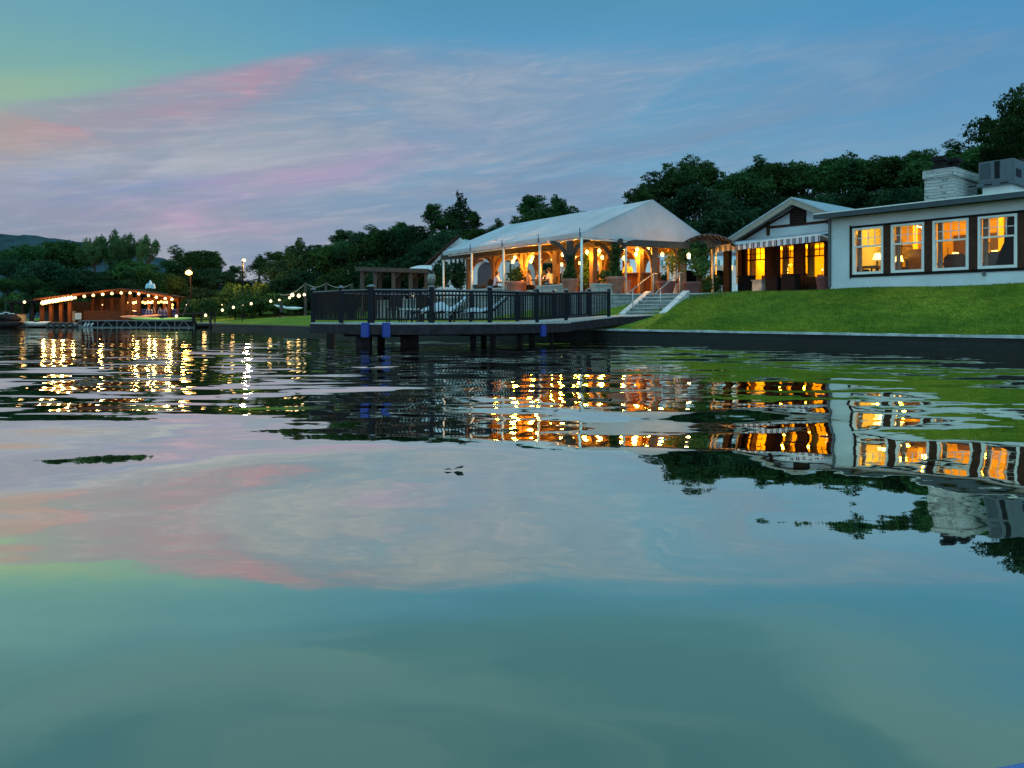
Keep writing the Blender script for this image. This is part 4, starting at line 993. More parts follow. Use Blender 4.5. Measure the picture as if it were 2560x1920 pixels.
MB(BF).box(aR + .2, aL - .22, 32.0, 32.2, 1.9, RT - .1).build('back_wall', M_inwall, b1_)
MB(BF).box(aR + .2, aL - .22, W1 + .22, 32.0, 1.9, 2.0).build('floor', M_infl, b1_)
MB(BF).box(aR + .2, aL - .22, W1 + .22, 32.0, RT - .1, RT - .004).build('ceiling', M_inwall2, b1_)
# brown panels between windows
edges = [sur_l] + [e for w_ in wins for e in (w_[1], w_[0])] + [sur_r]
for i in range(0, len(edges), 2):
    if edges[i] - edges[i + 1] > .01: MB(BF).box(edges[i + 1], edges[i], W1 - .035, W1 + .15, sb_, st_).build('brown_panel', M_brown, b1_)
MB(BF).box(sur_r, sur_l, W1 - .035, W1 + .15, zt_, st_).build('head_trim', M_black, b1_)
MB(BF).box(sur_r, sur_l, W1 - .035, W1 + .15, sb_, zb_).build('sill_trim', M_black, b1_)
MB(BF).box(sur_l, sur_l + .05, W1 - .04, W1 + .1, sb_ - .03, st_ + .03).build('side_trim', M_black, b1_)
def sash(fr, a0, a1, z0, z1, b, par, paint, cols_=4, rows=2, split=.40, glass=True, fw_=.075, lab=None):
    w_ = MB(fr).box(a0, a0 + fw_, b - .06, b + .1, z0, z1).build('window', paint, par)
    # outer frame as one mesh of four bars
    for args in ((a1 - fw_, a1, z0, z1), (a0 + fw_, a1 - fw_, z0, z0 + fw_ * 1.25), (a0 + fw_, a1 - fw_, z1 - fw_, z1)):
        MB(fr).box(args[0], args[1], b - .06, b + .1, args[2], args[3]).build('frame', paint, w_)
    zm = z1 - (z1 - z0) * split; i0, i1 = a0 + fw_, a1 - fw_
    MB(fr).box(i0, i1, b - .03, b + .05, zm - .035, zm + .025).build('meeting_rail', paint, w_)
    mb = MB(fr); 
    for k in range(1, cols_): x_ = i0 + (i1 - i0) * k / cols_; mb.box(x_ - .012, x_ + .012, b - .01, b + .03, zm + .025, z1 - fw_)
    for k in range(1, rows): z_ = zm + (z1 - fw_ - zm) * k / rows; mb.box(i0, i1, b - .008, b + .028, z_ - .012, z_ + .012)
    mb.build('glazing_bars', paint, w_)
    for s_ in (0, 1): x_ = i0 if s_ == 0 else i1 - .035; MB(fr).box(x_, x_ + .035, b + .0, b + .045, z0 + fw_ * 1.25, zm - .035).build('sash_stile', paint, w_)
    if glass: MB(fr).add([(i0, b + .02, z0 + fw_), (i1, b + .02, z0 + fw_), (i1, b + .02, z1 - fw_), (i0, b + .02, z1 - fw_)], [(0, 1, 2, 3)]).build('pane', M_glass, w_)
    return w_
for w_ in wins: sash(BF, w_[0], w_[1], zb_, zt_, W1, b1_, M_wpaint)
# roof, gutter
mb = MB(BF); mb.add([(aR - .3, W1 - .42, RT + .02), (aL + .38, W1 - .42, RT + .02), (aL + .38, 35.2, RT + .32), (aR - .3, 35.2, RT + .32), (aR - .3, W1 - .42, RT + .12), (aL + .38, W1 - .42, RT + .12), (aL + .38, 35.2, RT + .42), (aR - .3, 35.2, RT + .42)], [(0, 1, 2, 3), (7, 6, 5, 4), (0, 4, 5, 1), (1, 5, 6, 2), (2, 6, 7, 3), (3, 7, 4, 0)])
mb.build('roof', M_roofm, b1_)
MB(BF).box(aR - .3, aL + .40, W1 - .50, W1 - .421, RT - .02, RT + .15).build('gutter', M_steel, b1_)
MB(BF).box(aR - .3, aL + .41, W1 - .52, W1 - .48, RT + .151, RT + .19).build('roof_edge_flashing', M_wpaint, b1_)
MB(BF).box(aL - .06, aL + .02, W1 - .10, W1 - .02, 2.0, RT).build('downpipe', M_unit, b1_)
a_, z_ = az1(2461, 688); MB(BF).box(a_ - .05, a_ + .05, W1 - .05, W1 - .001, z_ - .02, z_ + .12).build('outlet_box', M_unit, b1_)
# chimney
ba = 30.0; aC, zc_ = BF.az(2384, 416, ba); aC2, _ = BF.az(2311, 430, ba); bC, _ = BF.bz(2443, 430, aC)
ch = MB(BF).box(aC, aC2, ba, bC, RT + .1, zc_ - .33).build('chimney', M_chim, b1_)
MB(BF).box(aC - .05, aC2 + .05, ba - .05, bC + .05, zc_ - .33, zc_ - .02).build('chimney_cap', M_chim, ch)
for k, bb in enumerate((ba + .5, ba + 1.15)):
    am = (aC + aC2) / 2 + (.15 if k == 0 else -.1)
    MB(BF).box(am - .22, am + .22, bb - .2, bb + .2, zc_ - .02, zc_ + .16).build('flue_base', M_black, ch)
    MB(BF).box(am - .15, am + .15, bb - .14, bb + .14, zc_ + .16, zc_ + .36).build('flue_pot', M_dark, ch)
    MB(BF).box(am - .25, am + .25, bb - .23, bb + .23, zc_ + .36, zc_ + .42).build('flue_cap', M_black, ch)
    MB(BF).box(am - .2, am + .2, bb - .18, bb + .18, zc_ + .44, zc_ + .52).build('flue_top', M_dark, ch)
# rooftop air conditioner
ub = 30.9; aU, zu_ = BF.az(2535, 394, ub); aU2, _ = BF.az(2446, 407, ub); _, zub = BF.az(2535, 449, ub)
un = thing('air_conditioner', 'big grey rooftop air conditioning unit right of the stone chimney', 'air conditioner', BF(aU, ub, zub - .35))
MB(BF).box(aU, aU2, ub, ub + 2.0, zub, zu_).build('casing', M_unit, un, bevel=.02)
MB(BF).box(aU + .75, aU2 - .06, ub - .012, ub - .001, zub + .15, zu_ - .06).build('grille', M_steel, un)
MB(BF).box(aU + .45, aU + .62, ub - .012, ub - .001, zub + .12, zu_ - .04).build('vent_panel', M_black, un)
MB(BF).box(aU - .012, aU - .001, ub + .2, ub + .75, zub + .15, zu_ - .35).build('side_vent', M_black, un)
MB(BF).box(aU - .06, aU2 + .06, ub - .06, ub + 2.06, zub - .13, zub - .002).build('base_rail', M_unit, un)
mb = MB(BF); 
for k in range(3): mb.box(aU + .15 + k * .52, aU + .42 + k * .52, ub - .071, ub - .061, zub - .10, zub - .05)
mb.build('fork_slots', M_black, un)
MB(BF).box(aU + .1, aU2 - .1, ub + .1, ub + 1.9, RT + .15, zub - .13).build('roof_curb', M_wpaint, un)
hv = thing('roof_hatch', 'low grey roof vent box left of the chimney', 'roof vent', BF(*BF.az(2300, 508, 29.0)[:1], 29.0, RT + .15))
a_, z_ = BF.az(2300, 505, 29.0); MB(BF).box(a_ - .35, a_ + .4, 29.0, 29.5, RT + .14, RT + .30).build('vent_box', M_unit, hv)
MB(BF).box(a_ - .4, a_ + .45, 28.95, 29.55, RT + .302, RT + .34).build('vent_lid', M_wpaint, hv)

# interior
def area(p, e, size, c=(1, .50, .028), name='ceiling_light'):
    l = bpy.data.lights.new(name, 'POINT'); l.energy = e; l.color = c; l.shadow_soft_size = size
    o = bpy.data.objects.new(name, l); col.objects.link(o); o.location = p; return o
def chandelier(a, b, z_, lab):
    p = BF(a, b, z_); t = thing('chandelier', lab, 'chandelier', p, 'chandeliers in the lit rooms')
    MB().tube([p, (p[0], p[1], z_ + .45)], .012, 5).build('stem', M_cord, t)
    for k in range(5):
        an = k * 2 * math.pi / 5 + .4; q = (p[0] + .22 * math.cos(an), p[1] + .22 * math.sin(an), z_ + .06)
        MB().tube([p, (p[0] + .12 * math.cos(an), p[1] + .12 * math.sin(an), z_ - .05), q], .01, 5).build('arm', M_mahog, t)
        MB().ball((q[0], q[1], q[2] + .03), .028, 8).build('candle_bulb', M_chand, t)
    o = area(Vector((0, 0, .2)), 72, .15); o.parent = t
w0 = [(w_[0] + w_[1]) / 2 for w_ in wins]
chandelier(w0[1] + .15, 29.2, 4.12, 'small five armed chandelier seen through the second window from the left')
chandelier(w0[3] - .3, 29.4, 4.2, 'small five armed chandelier seen through the rightmost window')
def tlamp(a, b, z_, lab, hgt=.38):
    p = BF(a, b, z_); t = thing('table_lamp', lab, 'lamp', p, 'shaded lamps in the lit rooms')
    MB().lathe(p, [(.07, 0), (.05, .02), (.035, .1), (.05, .18), (.015, .24), (.012, .3)], 10).build('lamp_base', M_mahog, t, True)
    MB().lathe((p[0], p[1], z_ + .28), [(.17, 0), (.10, .24)], 14).build('lamp_shade', M_shade, t)
    o = area(Vector((0, -.25, .45)), 38, .08); o.parent = t
def console(a, b, lab, w_=.5):
    p = BF(a, b, 2.0); t = thing('console_table', lab, 'table', p, 'dark tables in the lit rooms')
    MB(BF).box(a - w_, a + w_, b - .28, b + .28, 2.72, 2.78).build('table_top', M_mahog, t)
    for da in (-w_ + .06, w_ - .06):
        for db in (-.22, .22): MB(BF).bar((a + da, b + db, 2.0), (a + da, b + db, 2.72), .05, .05).build('leg', M_mahog, t)
wa = lambda k, b, off=0.0: w0[k] * b / W1 + off
console(wa(0, 28.35, -.05), 28.35, 'long dark table along the foot of the first window from the left', .42)
console(wa(2, 28.7, .12), 28.7, 'dark table seen through the third window', .38)
console(wa(1, 30.6, .34), 30.6, 'side table with a lamp behind the second window', .3)
tlamp(wa(1, 30.6, .34), 30.6, 2.78, 'tall lamp with a glowing shade in the second window')
console(wa(2, 30.9, -.16), 30.9, 'small stand under the lamp in the third window', .22)
tlamp(wa(2, 30.9, -.16), 30.9, 2.78, 'glowing shaded lamp in the third window')
console(wa(3, 31.0, .1), 31.0, 'side table behind the chair in the rightmost window', .3)
tlamp(wa(3, 31.0, .1), 31.0, 2.78, 'glowing shaded lamp behind the dark figure in the rightmost window')
console(wa(0, 28.9, -.35), 28.9, 'small stand with a lamp at the right of the first window', .18)
tlamp(wa(0, 28.9, -.35), 28.9, 2.78, 'glowing shaded lamp at the right of the first window')
cb = thing('cabinet', 'tall dark piano like cabinet at the right of the second window', 'cabinet', BF(wa(1, 30.0, -.36), 30.0, 2.0))
MB(BF).box(wa(1, 30, -.62), wa(1, 30, -.10), 29.9, 30.4, 2.0, 3.45).build('body', M_mahog, cb, bevel=.02)
MB(BF).box(wa(1, 30, -.64), wa(1, 30, -.08), 29.6, 29.9, 2.75, 2.86).build('shelf', M_mahog, cb)
pl = thing('draped_curtain', 'dark draped curtain mass at the right of the rightmost window', 'curtain', BF(wa(3, 28.0, -.32), 28.0, 2.0))
MB(BF).prism([(wa(3, 28, -.50), 2.6), (wa(3, 28, .05), 2.6), (wa(3, 28, -.05), 3.0), (wa(3, 28, -.18), 3.3), (wa(3, 28, -.24), 3.9), (wa(3, 28, -.34), 4.3), (wa(3, 28, -.50), 4.3)], 28.0, 28.1).build('cloth', M_dark, pl)
def armchair(a, b, ang, lab, m_=None):
    p = BF(a, b, 2.0); f = Frame(p[0], p[1], (math.cos(ang), math.sin(ang)), (-math.sin(ang), math.cos(ang)))
    t = thing('armchair', lab, 'armchair', p, 'armchairs in the lit rooms'); m_ = m_ or M_mahog
    MB(f).box(-.32, .32, -.32, .32, 2.22, 2.45).build('seat', m_, t, bevel=.03)
    MB(f).prism([(-.36, 2.3), (.36, 2.3), (.38, 2.9), (.25, 3.02), (-.25, 3.02), (-.38, 2.9)], .28, .42).build('backrest', m_, t, bevel=.02)
    for s_ in (-1, 1): MB(f).box(s_ * .36 - .06, s_ * .36 + .06, -.32, .30, 2.2, 2.68).build('armrest', m_, t, bevel=.02)
    for da in (-.3, .3):
        for db in (-.28, .28): MB(f).box(da - .03, da + .03, db - .03, db + .03, 2.0, 2.22).build('leg', m_, t)
armchair(wa(0, 28.4, .32), 28.1, R(40), 'low brown armchair at the left foot of the first window')
armchair(wa(1, 28.7, .02), 28.7, R(200), 'round backed brown armchair in the second window', mat('brown_leather', (.14, .06, .025), .5, var=.2))
armchair(wa(2, 28.5, -.36), 28.5, R(120), 'dark armchair at the right of the third window')
armchair(wa(3, 28.5, -.05), 28.5, R(150), 'dark wicker armchair in the rightmost window')
armchair(wa(3, 28.4, .36), 28.4, R(230), 'slim dark chair at the left of the rightmost window')
def picture(a, b, z0, z1, w_, lab):
    t = thing('framed_picture', lab, 'picture', BF(a, b, z0), 'pictures on the ochre walls')
    MB(BF).box(a - w_, a + w_, b - .04, b - .003, z0, z1).build('picture_frame', M_mahog, t)
    MB(BF).box(a - w_ + .05, a + w_ - .05, b - .05, b - .041, z0 + .05, z1 - .05).build('canvas', mat('faded_print', (.30, .22, .12), .8, var=.5, vscale=7), t)
picture(wa(1, 31.9, .1), 32.0, 3.2, 3.8, .3, 'framed picture behind the second window')
picture(wa(2, 31.9, .35), 32.0, 3.1, 3.6, .22, 'small framed picture behind the third window')
picture(wa(3, 31.9, .3), 32.0, 3.1, 3.7, .3, 'framed picture behind the rightmost window')
MB(BF).box(aL - .27, aL - .221, 29.0, 29.32, 2.0, 4.1).build('doorway', M_mahog, b1_)
MB(BF).box(aL - .25, aL - .221, 28.55, 28.68, 3.2, 3.36).build('wall_switch', M_mahog, b1_)
for k_, b0_ in ((1, 30.6), (2, 30.4), (3, 30.8)):
    a_ = wa(k_, 31.4, [.0, -.62, .42, -.3][k_]); MB(BF).box(a_ - .09, a_ + .09, b0_, 32.0, 2.0, RT - .1).build('partition_wall', M_inwall2, b1_)
for k_, off_ in ((1, .55), (2, -.45), (3, -.1)):
    a_ = wa(k_, 32, off_); MB(BF).box(a_ - .33, a_ + .33, 31.93, 31.999, 2.0, 4.05).build('doorway', M_mahog, b1_)
for w_ in wins[:4]:
    MB(BF).box(w_[1] - .20, w_[1] - .06, W1 + .24, W1 + .30, 2.1, 4.3).build('curtain', mat('grey_curtain', (.22, .17, .13), .9, var=.2), b1_)
for a_, e in ((w0[0], 62), (w0[2], 90)):
    o = area(BF(a_, 29.9, 4.25), e, .15); o.name = 'room_light'

# ------------------------------------------------------------------ gabled house in the middle
gh = thing('gabled_house', 'white gabled house with dark half timbering and an arched louvre above the striped awning', 'building', BF(19, 36, TT))
WB = 33.8; azg = lambda x, y, b=WB: BF.az(x, y, b)
ap_a, ap_z = azg(1978, 492, 33.0); el_a, el_z = azg(1800, 607, 33.0)
er_a = 2 * ap_a - el_a
print('gable', ap_a, ap_z, el_a, el_z, er_a)
def slope_roof(a0, z0, a1, z1, bb0, bb1, th, m_, name, par):
    vs = [(a0, bb0, z0), (a1, bb0, z1), (a1, bb1, z1), (a0, bb1, z0)]; return MB(BF).sheet(vs, th).build(name, m_, par)
slope_roof(el_a + .1, el_z - .05, ap_a, ap_z, 33.0, 43.5, .08, M_roofm, 'roof', gh)
slope_roof(ap_a, ap_z, er_a - .3, el_z - .15, 33.0, 43.5, .08, M_roofm, 'roof', gh)
for (a0, z0, a1, z1) in ((el_a + .1, el_z - .05, ap_a, ap_z), (ap_a, ap_z, er_a - .3, el_z - .15)):
    MB(BF).prism([(a0, z0 - .09), (a1, z1 - .09), (a1, z1 - .36), (a0, z0 - .36)], 33.02, 33.10).build('bargeboard', M_soffit, gh)
    MB(BF).prism([(a0, z0 - .10), (a1, z1 - .10), (a1, z1 - .16), (a0, z0 - .16)], 33.10, WB).build('soffit', M_soffit, gh)
gl_a = azg(1845, 650)[0]
MB(BF).prism([(el_a - .35, el_z - .12), (ap_a, ap_z - .16), (er_a + .2, el_z - .2), (er_a + .2, 4.45), (gl_a, 4.45), (el_a - .35, 4.45)], WB, WB + .2).build('gable_wall', M_white, gh)
def gbar(p, q, w_=.11, name='timber'):
    (a0, z0), (a1, z1) = azg(*p), azg(*q); MB(BF).bar((a0, WB - .02, z0), (a1, WB - .02, z1), .05, w_, up=(0, 0, 1)).build(name, M_brown, gh)
a0, z0 = azg(1925, 569); a1, z1 = azg(2073, 553); zz = (z0 + z1) / 2
MB(BF).box(a1, a0, WB - .045, WB - .001, zz - .06, zz + .06).build('timber', M_brown, gh)
a0, z0 = azg(1921, 552); _, z1 = azg(1921, 584); MB(BF).box(a0 - .09, a0 + .09, WB - .048, WB - .002, z1 - .1, z0 + .02).build('timber', M_brown, gh)
a0, _ = azg(2071, 552); MB(BF).box(a0 - .06, a0 + .06, WB - .048, WB - .002, zz - .1, zz + .35).build('timber', M_brown, gh)
for (aa, zz1, ab, zz2) in ((el_a - .2, el_z - .12, ap_a, ap_z - .30),):
    MB(BF).bar((aa, WB - .02, zz1 - .02), (ab, WB - .02, zz2 - .06), .05, .10).build('timber', M_brown, gh)
la0, lz0 = azg(1976, 562); la1, lz1 = azg(2016, 514)
lm = (la0 + la1) / 2; hw = (la0 - la1) / 2
MB(BF).prism([(lm - hw, lz0), (lm - hw, lz1 - .25), (lm - hw * .8, lz1 - .10), (lm, lz1 + .04), (lm + hw * .8, lz1 - .10), (lm + hw, lz1 - .25), (lm + hw, lz0)], WB - .06, WB - .003).build('louvre', M_black, gh)
mb = MB(BF)
for k in range(7): mb.box(lm - hw * .85, lm + hw * .85, WB - .085, WB - .061, lz0 + .06 + k * .13, lz0 + .11 + k * .13)
mb.build('louvre_slats', M_brown, gh)
# ground floor: timber piers and three lit windows
gw = []
for (x0, x1, y0, y1) in ((1864, 1915, 617, 696), (1946, 1987, 609, 690), (2009, 2064, 600, 688)):
    a0, z0 = azg(x0, y0); a1, _ = azg(x1, y0); gw.append((a1, a0))
gz0, gz1 = 2.72, 4.45
eds = [gl_a] + [e for g_ in gw for e in (g_[1], g_[0])] + [15.2]
for i in range(0, len(eds), 2): MB(BF).box(eds[i + 1], eds[i], WB - .03, WB + .2, TT, 4.449).build('timber_pier', M_brown, gh)
for g_ in gw:
    MB(BF).box(g_[0], g_[1], WB, WB + .2, TT, gz0).build('apron_wall', M_brown, gh)
    sash(BF, g_[0], g_[1], gz0, gz1, WB, gh, M_brown, 4, 2, .38, fw_=.05)
a0, _ = azg(1850, 660); MB(BF).box(a0 - .12, a0 + .14, WB - .14, WB - .032, 2.6, 4.40).build('white_pilaster', M_white, gh)
MB(BF).box(15.2, gl_a, 38.4, 38.6, 2.0, 4.5).build('back_wall', M_inwall2, gh)
MB(BF).box(gl_a - .15, gl_a, WB + .2, 38.4, 2.0, 4.5).build('side_wall', M_inwall2, gh)
MB(BF).box(15.2, 15.35, WB + .2, 38.4, 2.0, 4.5).build('side_wall', M_inwall, gh)
MB(BF).box(15.2, gl_a, WB + .2, 38.6, 4.5, 4.6).build('ceiling', M_inwall2, gh)
MB(BF).box(15.2, gl_a, WB + .2, 38.6, 1.91, 2.0).build('floor', M_infl, gh)
for g_ in gw:
    mb = MB(BF); n = 14; vs = []
    for k in range(n + 1):
        a = g_[1] - .02 - .36 * k / n; b = WB + .32 + .035 * math.sin(k * 1.9); vs += [(a, b, 2.05), (a, b, 4.42)]
    mb.add(vs, [(2 * i, 2 * i + 1, 2 * i + 3, 2 * i + 2) for i in range(n)]); mb.build('curtain', M_curt, gh, True)
o = area(BF((gw[0][0] + gw[0][1]) / 2, 36.2, 4.15), 210, .2); o.name = 'room_light'
o = area(BF((gw[1][0] + gw[1][1]) / 2 + .3, 36.2, 4.15), 150, .2); o.name = 'room_light'
o = area(BF((gw[2][0] + gw[2][1]) / 2, 36.0, 4.15), 95, .2); o.name = 'room_light'
gm = [(g_[0] + g_[1]) / 2 for g_ in gw]
def mirror(a, lab):
    t = thing('framed_mirror', lab, 'mirror', BF(a, 38.3, 2.9)); 
    MB(BF).box(a - .35, a + .35, 38.34, 38.398, 3.0, 3.8).build('mirror_frame', M_mahog, t)
    MB(BF).box(a - .29, a + .29, 38.33, 38.339, 3.06, 3.74).build('mirror_glass', M_steel, t)
mirror(gm[1] - .9, 'dark framed window like mirror on the far wall of the middle room')
mirror(gm[2] - 1.0, 'dark framed mirror on the far wall of the right room')
dt = thing('dining_table', 'white clothed table with flames of candles inside the rightmost awning window', 'table', BF(gm[2], 35.2, 2.0))
MB(BF).box(gm[2] - .45, gm[2] + .45, 34.9, 35.5, 2.72, 2.95).build('tablecloth', M_cream, dt)
MB(BF).box(gm[2] - .38, gm[2] + .38, 34.95, 35.45, 2.0, 2.72).build('pedestal', M_mahog, dt)
for k in range(5):
    p = BF(gm[2] - .3 + .15 * k, 35.1, 2.95); t = thing('candle', ['first', 'second', 'third', 'fourth', 'fifth'][k] + ' candle from the right on the clothed table behind the awning window', 'candle', p, 'candles on the clothed table')
    MB().lathe(p, [(.02, 0), (.02, .18 + .03 * (k % 2))], 8).build('wax', M_cream, t)
    MB().lathe((p[0], p[1], p[2] + .20 + .03 * (k % 2)), [(.005, 0), (.018, .03), (.003, .09)], 6).build('flame', M_chand, t)
for k, g_ in enumerate(gm[:2]):
    armchair(g_ - .15, 35.0, R(60 + 90 * k), ['red brown chair inside the leftmost awning window', 'red brown chair inside the middle awning window'][k])
# awning
fa1, fz1 = BF.az(1767, 620, 30.9); fa0, fz0 = BF.az(2051, 585, 30.9)
aw = thing('striped_awning', 'grey and navy striped awning with scalloped valance along the gabled house', 'awning', BF((fa0 + fa1) / 2, 31, 4.3))
fz = (fz0 + fz1) / 2
print('awn', fa0, fz0, fa1, fz1)
fzl, fzr = fz1 + .04, fz0 - .03
MB(BF).sheet([(fa1, 30.9, fzl), (fa0, 30.9, fzr), (fa0 - .25, WB - .05, 4.93), (fa1 - .35, WB - .05, 4.86)], .02).build('canopy', M_stripe, aw)
MB(BF).bar((fa1 + .02, 30.88, fzl), (fa0 - .02, 30.88, fzr), .05, .06).build('front_bar', M_wpaint, aw)
mb = MB(BF); n = 66; vs = []
for k in range(n + 1):
    f = k / n; a = fa1 + (fa0 - fa1) * f; zt2 = fzl + (fzr - fzl) * f - .03; vs += [(a, 30.86 + .012 * math.sin(k * 1.3), zt2), (a, 30.86 + .02 * math.sin(k * 1.3), zt2 - .25 - .03 * abs(math.sin(k * math.pi / 2)))]
mb.add(vs, [(2 * i, 2 * i + 1, 2 * i + 3, 2 * i + 2) for i in range(n)]); mb.build('valance', M_stripe, aw)
MB(BF).bar((fa0 - .02, 30.95, fzr - .02), (fa0 - .25, WB - .05, 4.0), .04, .04).build('arm', M_wpaint, aw)
for px_, w_, m_, lab in ((1778, .06, M_brown, 'thin brown'), (1790, .02, M_metal, 'thin steel'), (1815, .16, M_dark, 'thick dark')):
    a, _ = BF.az(px_, 700, 31.2); 
    MB(BF).box(a - w_, a + w_, 31.2, 31.2 + w_ * 1.6, TT - .2, fzl - .12).build('post', m_, aw)
# dark barrels, benches and bins under the awning
for (x0, x1, yt, lab, nm, m_) in ((1842, 1876, 690, 'dark square bin below the white pilaster', 'waste_bin', M_black), (1878, 1906, 700, 'low rough stone block under the left awning window', 'stone_block', M_capst), (1912, 1945, 694, 'black bin left of the middle awning window', 'waste_bin', M_dark), (1950, 1990, 686, 'dark stack of covered furniture by the middle window', 'furniture_cover', M_dark)):
    b_ = 32.2; a1, zt2 = BF.az(x0, yt, b_); a0, _ = BF.az(x1, yt, b_); a0, a1 = min(a0, a1), max(a0, a1)
    t = thing(nm, lab, nm.replace('_', ' '), BF((a0 + a1) / 2, b_, TT))
    MB(BF).box(a0 + .03, a1 - .03, b_, b_ + .5, TT - .2, zt2 - .06).build('body', m_, t, bevel=.03)
    MB(BF).box(a0, a1, b_ - .03, b_ + .53, zt2 - .06, zt2).build('lid' if 'bin' in nm else 'top', m_, t, bevel=.01)

# ------------------------------------------------------------------ background buildings
arc = thing('arcade_building', 'white rendered building with dark arches and a green striped awning behind the marquee', 'building', (8, 50, TT))
AY = 50.0
def ax(px): return (px - 1280) / F * AY
AFr = Frame(0, AY, (1, 0), (0, 1))
x0_, x1_ = ax(1385), ax(1855); arches = [ax(1422), ax(1486), ax(1560), ax(1722), ax(1800)]
def archwall(fr, xa, xb, z0, z1, cs, hw_, zs, b0, b1, m_, name, par):
    """wall with round headed openings: a closed strip of columns"""
    xs = sorted(set([xa, xb] + [c + hw_ * math.sin(math.pi / 2 * k / 8) * s_ for c in cs for k in range(9) for s_ in (-1, 1)]))
    mb = MB(fr)
    for u, v in zip(xs[:-1], xs[1:]):
        def low(x_):
            for c in cs:
                if abs(x_ - c) < hw_ - 1e-6: return zs + math.sqrt(max(0, hw_ * hw_ - (x_ - c) ** 2))
                if abs(abs(x_ - c) - hw_) < 1e-6 and any(abs((u + v) / 2 - c2) < hw_ for c2 in cs): return zs
            return z0
        mid_in = any(abs((u + v) / 2 - c) < hw_ for c in cs)
        lu, lv = (low(u), low(v)) if mid_in else (z0, z0)
        mb.prism([(u, lu), (v, lv), (v, z1), (u, z1)], b0, b1)
    return mb.build(name, m_, par)
archwall(AFr, x0_, x1_, TT - .3, 5.15, arches, .82, 3.2, 0, .3, mat('bright_white_render', (.86, .90, .92), .9, var=.03), 'arched_wall', arc)
MB(AFr).box(x0_, x1_, 3.2, 3.4, TT - .3, 5.1).build('rear_wall', M_dark, arc)
MB(AFr).box(x0_ - .3, x1_ + .3, -.4, 8, 5.15, 5.3).build('roof', M_roofm, arc)
for u, v in ((ax(1395), ax(1532)), (ax(1640), ax(1700)), (ax(1745), ax(1845))):
    a_ = MB(AFr).sheet([(u, -1.1, 4.62), (v, -1.1, 4.62), (v, -.01, 5.05), (u, -.01, 5.05)], .02).build('awning', M_fabw, arc)
    n = int((v - u) / .15); vs = []
    for k in range(n + 1): vs += [(u + (v - u) * k / n, -1.11, 4.61), (u + (v - u) * k / n, -1.13, 4.26 - .03 * (k % 2))]
    MB(AFr).add(vs, [(2 * i, 2 * i + 1, 2 * i + 3, 2 * i + 2) for i in range(n)]).build('valance', M_stripe2, a_)
    r_ = MB(AFr).box(u, v, -1.4, -1.34, 2.98, 3.04).build('railing', M_wpaint, arc)
    mb = MB(AFr)
    for k in range(int((v - u) / .13)): x_ = u + .05 + k * .13; mb.box(x_ - .018, x_ + .018, -1.39, -1.35, TT, 2.98)
    mb.build('balusters', M_wpaint, r_)
p = at(1826, 671, 50.5)
MB().box(p.x - .5, p.x - .05, 49.9, 49.99, p.z - .15, p.z + .35).build('lit_window', M_shade, arc)
# white house with half timbering behind the left end of the tent
lh = thing('half_timbered_house', 'white half timbered house with dark arched door behind the left end of the marquee', 'building', (-3, 54, TT))
LY = 54.0; lx = lambda px: (px - 1280) / F * LY; lz = lambda py: H + (HY - py) / F * LY
LF = Frame(0, LY, (1, 0), (0, 1))
MB(LF).prism([(lx(1068), TT - .4), (lx(1068), lz(672)), (lx(1115), lz(622)), (lx(1150), lz(594)), (lx(1215), lz(640)), (lx(1255), lz(652)), (lx(1255), TT - .4)], 0, .3).build('gable_wall', M_white, lh)
MB(LF).prism([(lx(1255), TT - .4), (lx(1255), lz(650)), (lx(1345), lz(655)), (lx(1345), TT - .4)], .01, .29).build('wing_wall', mat('grey_render', (.34, .36, .34), .9, var=.1), lh)
MB(LF).sheet([(lx(1048), -.7, lz(676)), (lx(1148), -.7, lz(588)), (lx(1148), 7, lz(588)), (lx(1048), 7, lz(676))], .12).build('roof', M_brown, lh)
MB(LF).sheet([(lx(1120), -.6, lz(622)), (lx(1222), -.6, lz(655)), (lx(1240), 5, lz(600)), (lx(1150), 5, lz(580))], .1).build('lower_roof', M_roofm, lh)
for px_ in (1128, 1139, 1149, 1160): MB(LF).box(lx(px_) - .06, lx(px_) + .06, -.06, -.001, lz(672), lz(632 + (px_ - 1128) * .35)).build('timber', M_black, lh)
MB(LF).box(lx(1126), lx(1162), -.065, -.003, lz(662) - .05, lz(662) + .05).build('timber', M_black, lh)
dw = 23 / F * LY
MB(LF).prism([(lx(1217) - dw, TT)] + [(lx(1217) + dw * math.cos(t), lz(682) + .75 * math.sin(t)) for t in [math.pi - math.pi * k / 10 for k in range(11)]] + [(lx(1217) + dw, TT)], -.05, -.004).build('arched_door', mat('blue_black_door', (.015, .025, .04), .4), lh)
for px_ in (1276, 1300): MB(LF).box(lx(px_) - .05, lx(px_) + .05, -.05, .008, TT, lz(660)).build('timber', M_black, lh)
for px_, lab in ((1076, 'pale strip'),): MB(LF).box(lx(1072), lx(1081), -.04, -.002, lz(689), lz(672)).build('shutter', M_wpaint, lh)
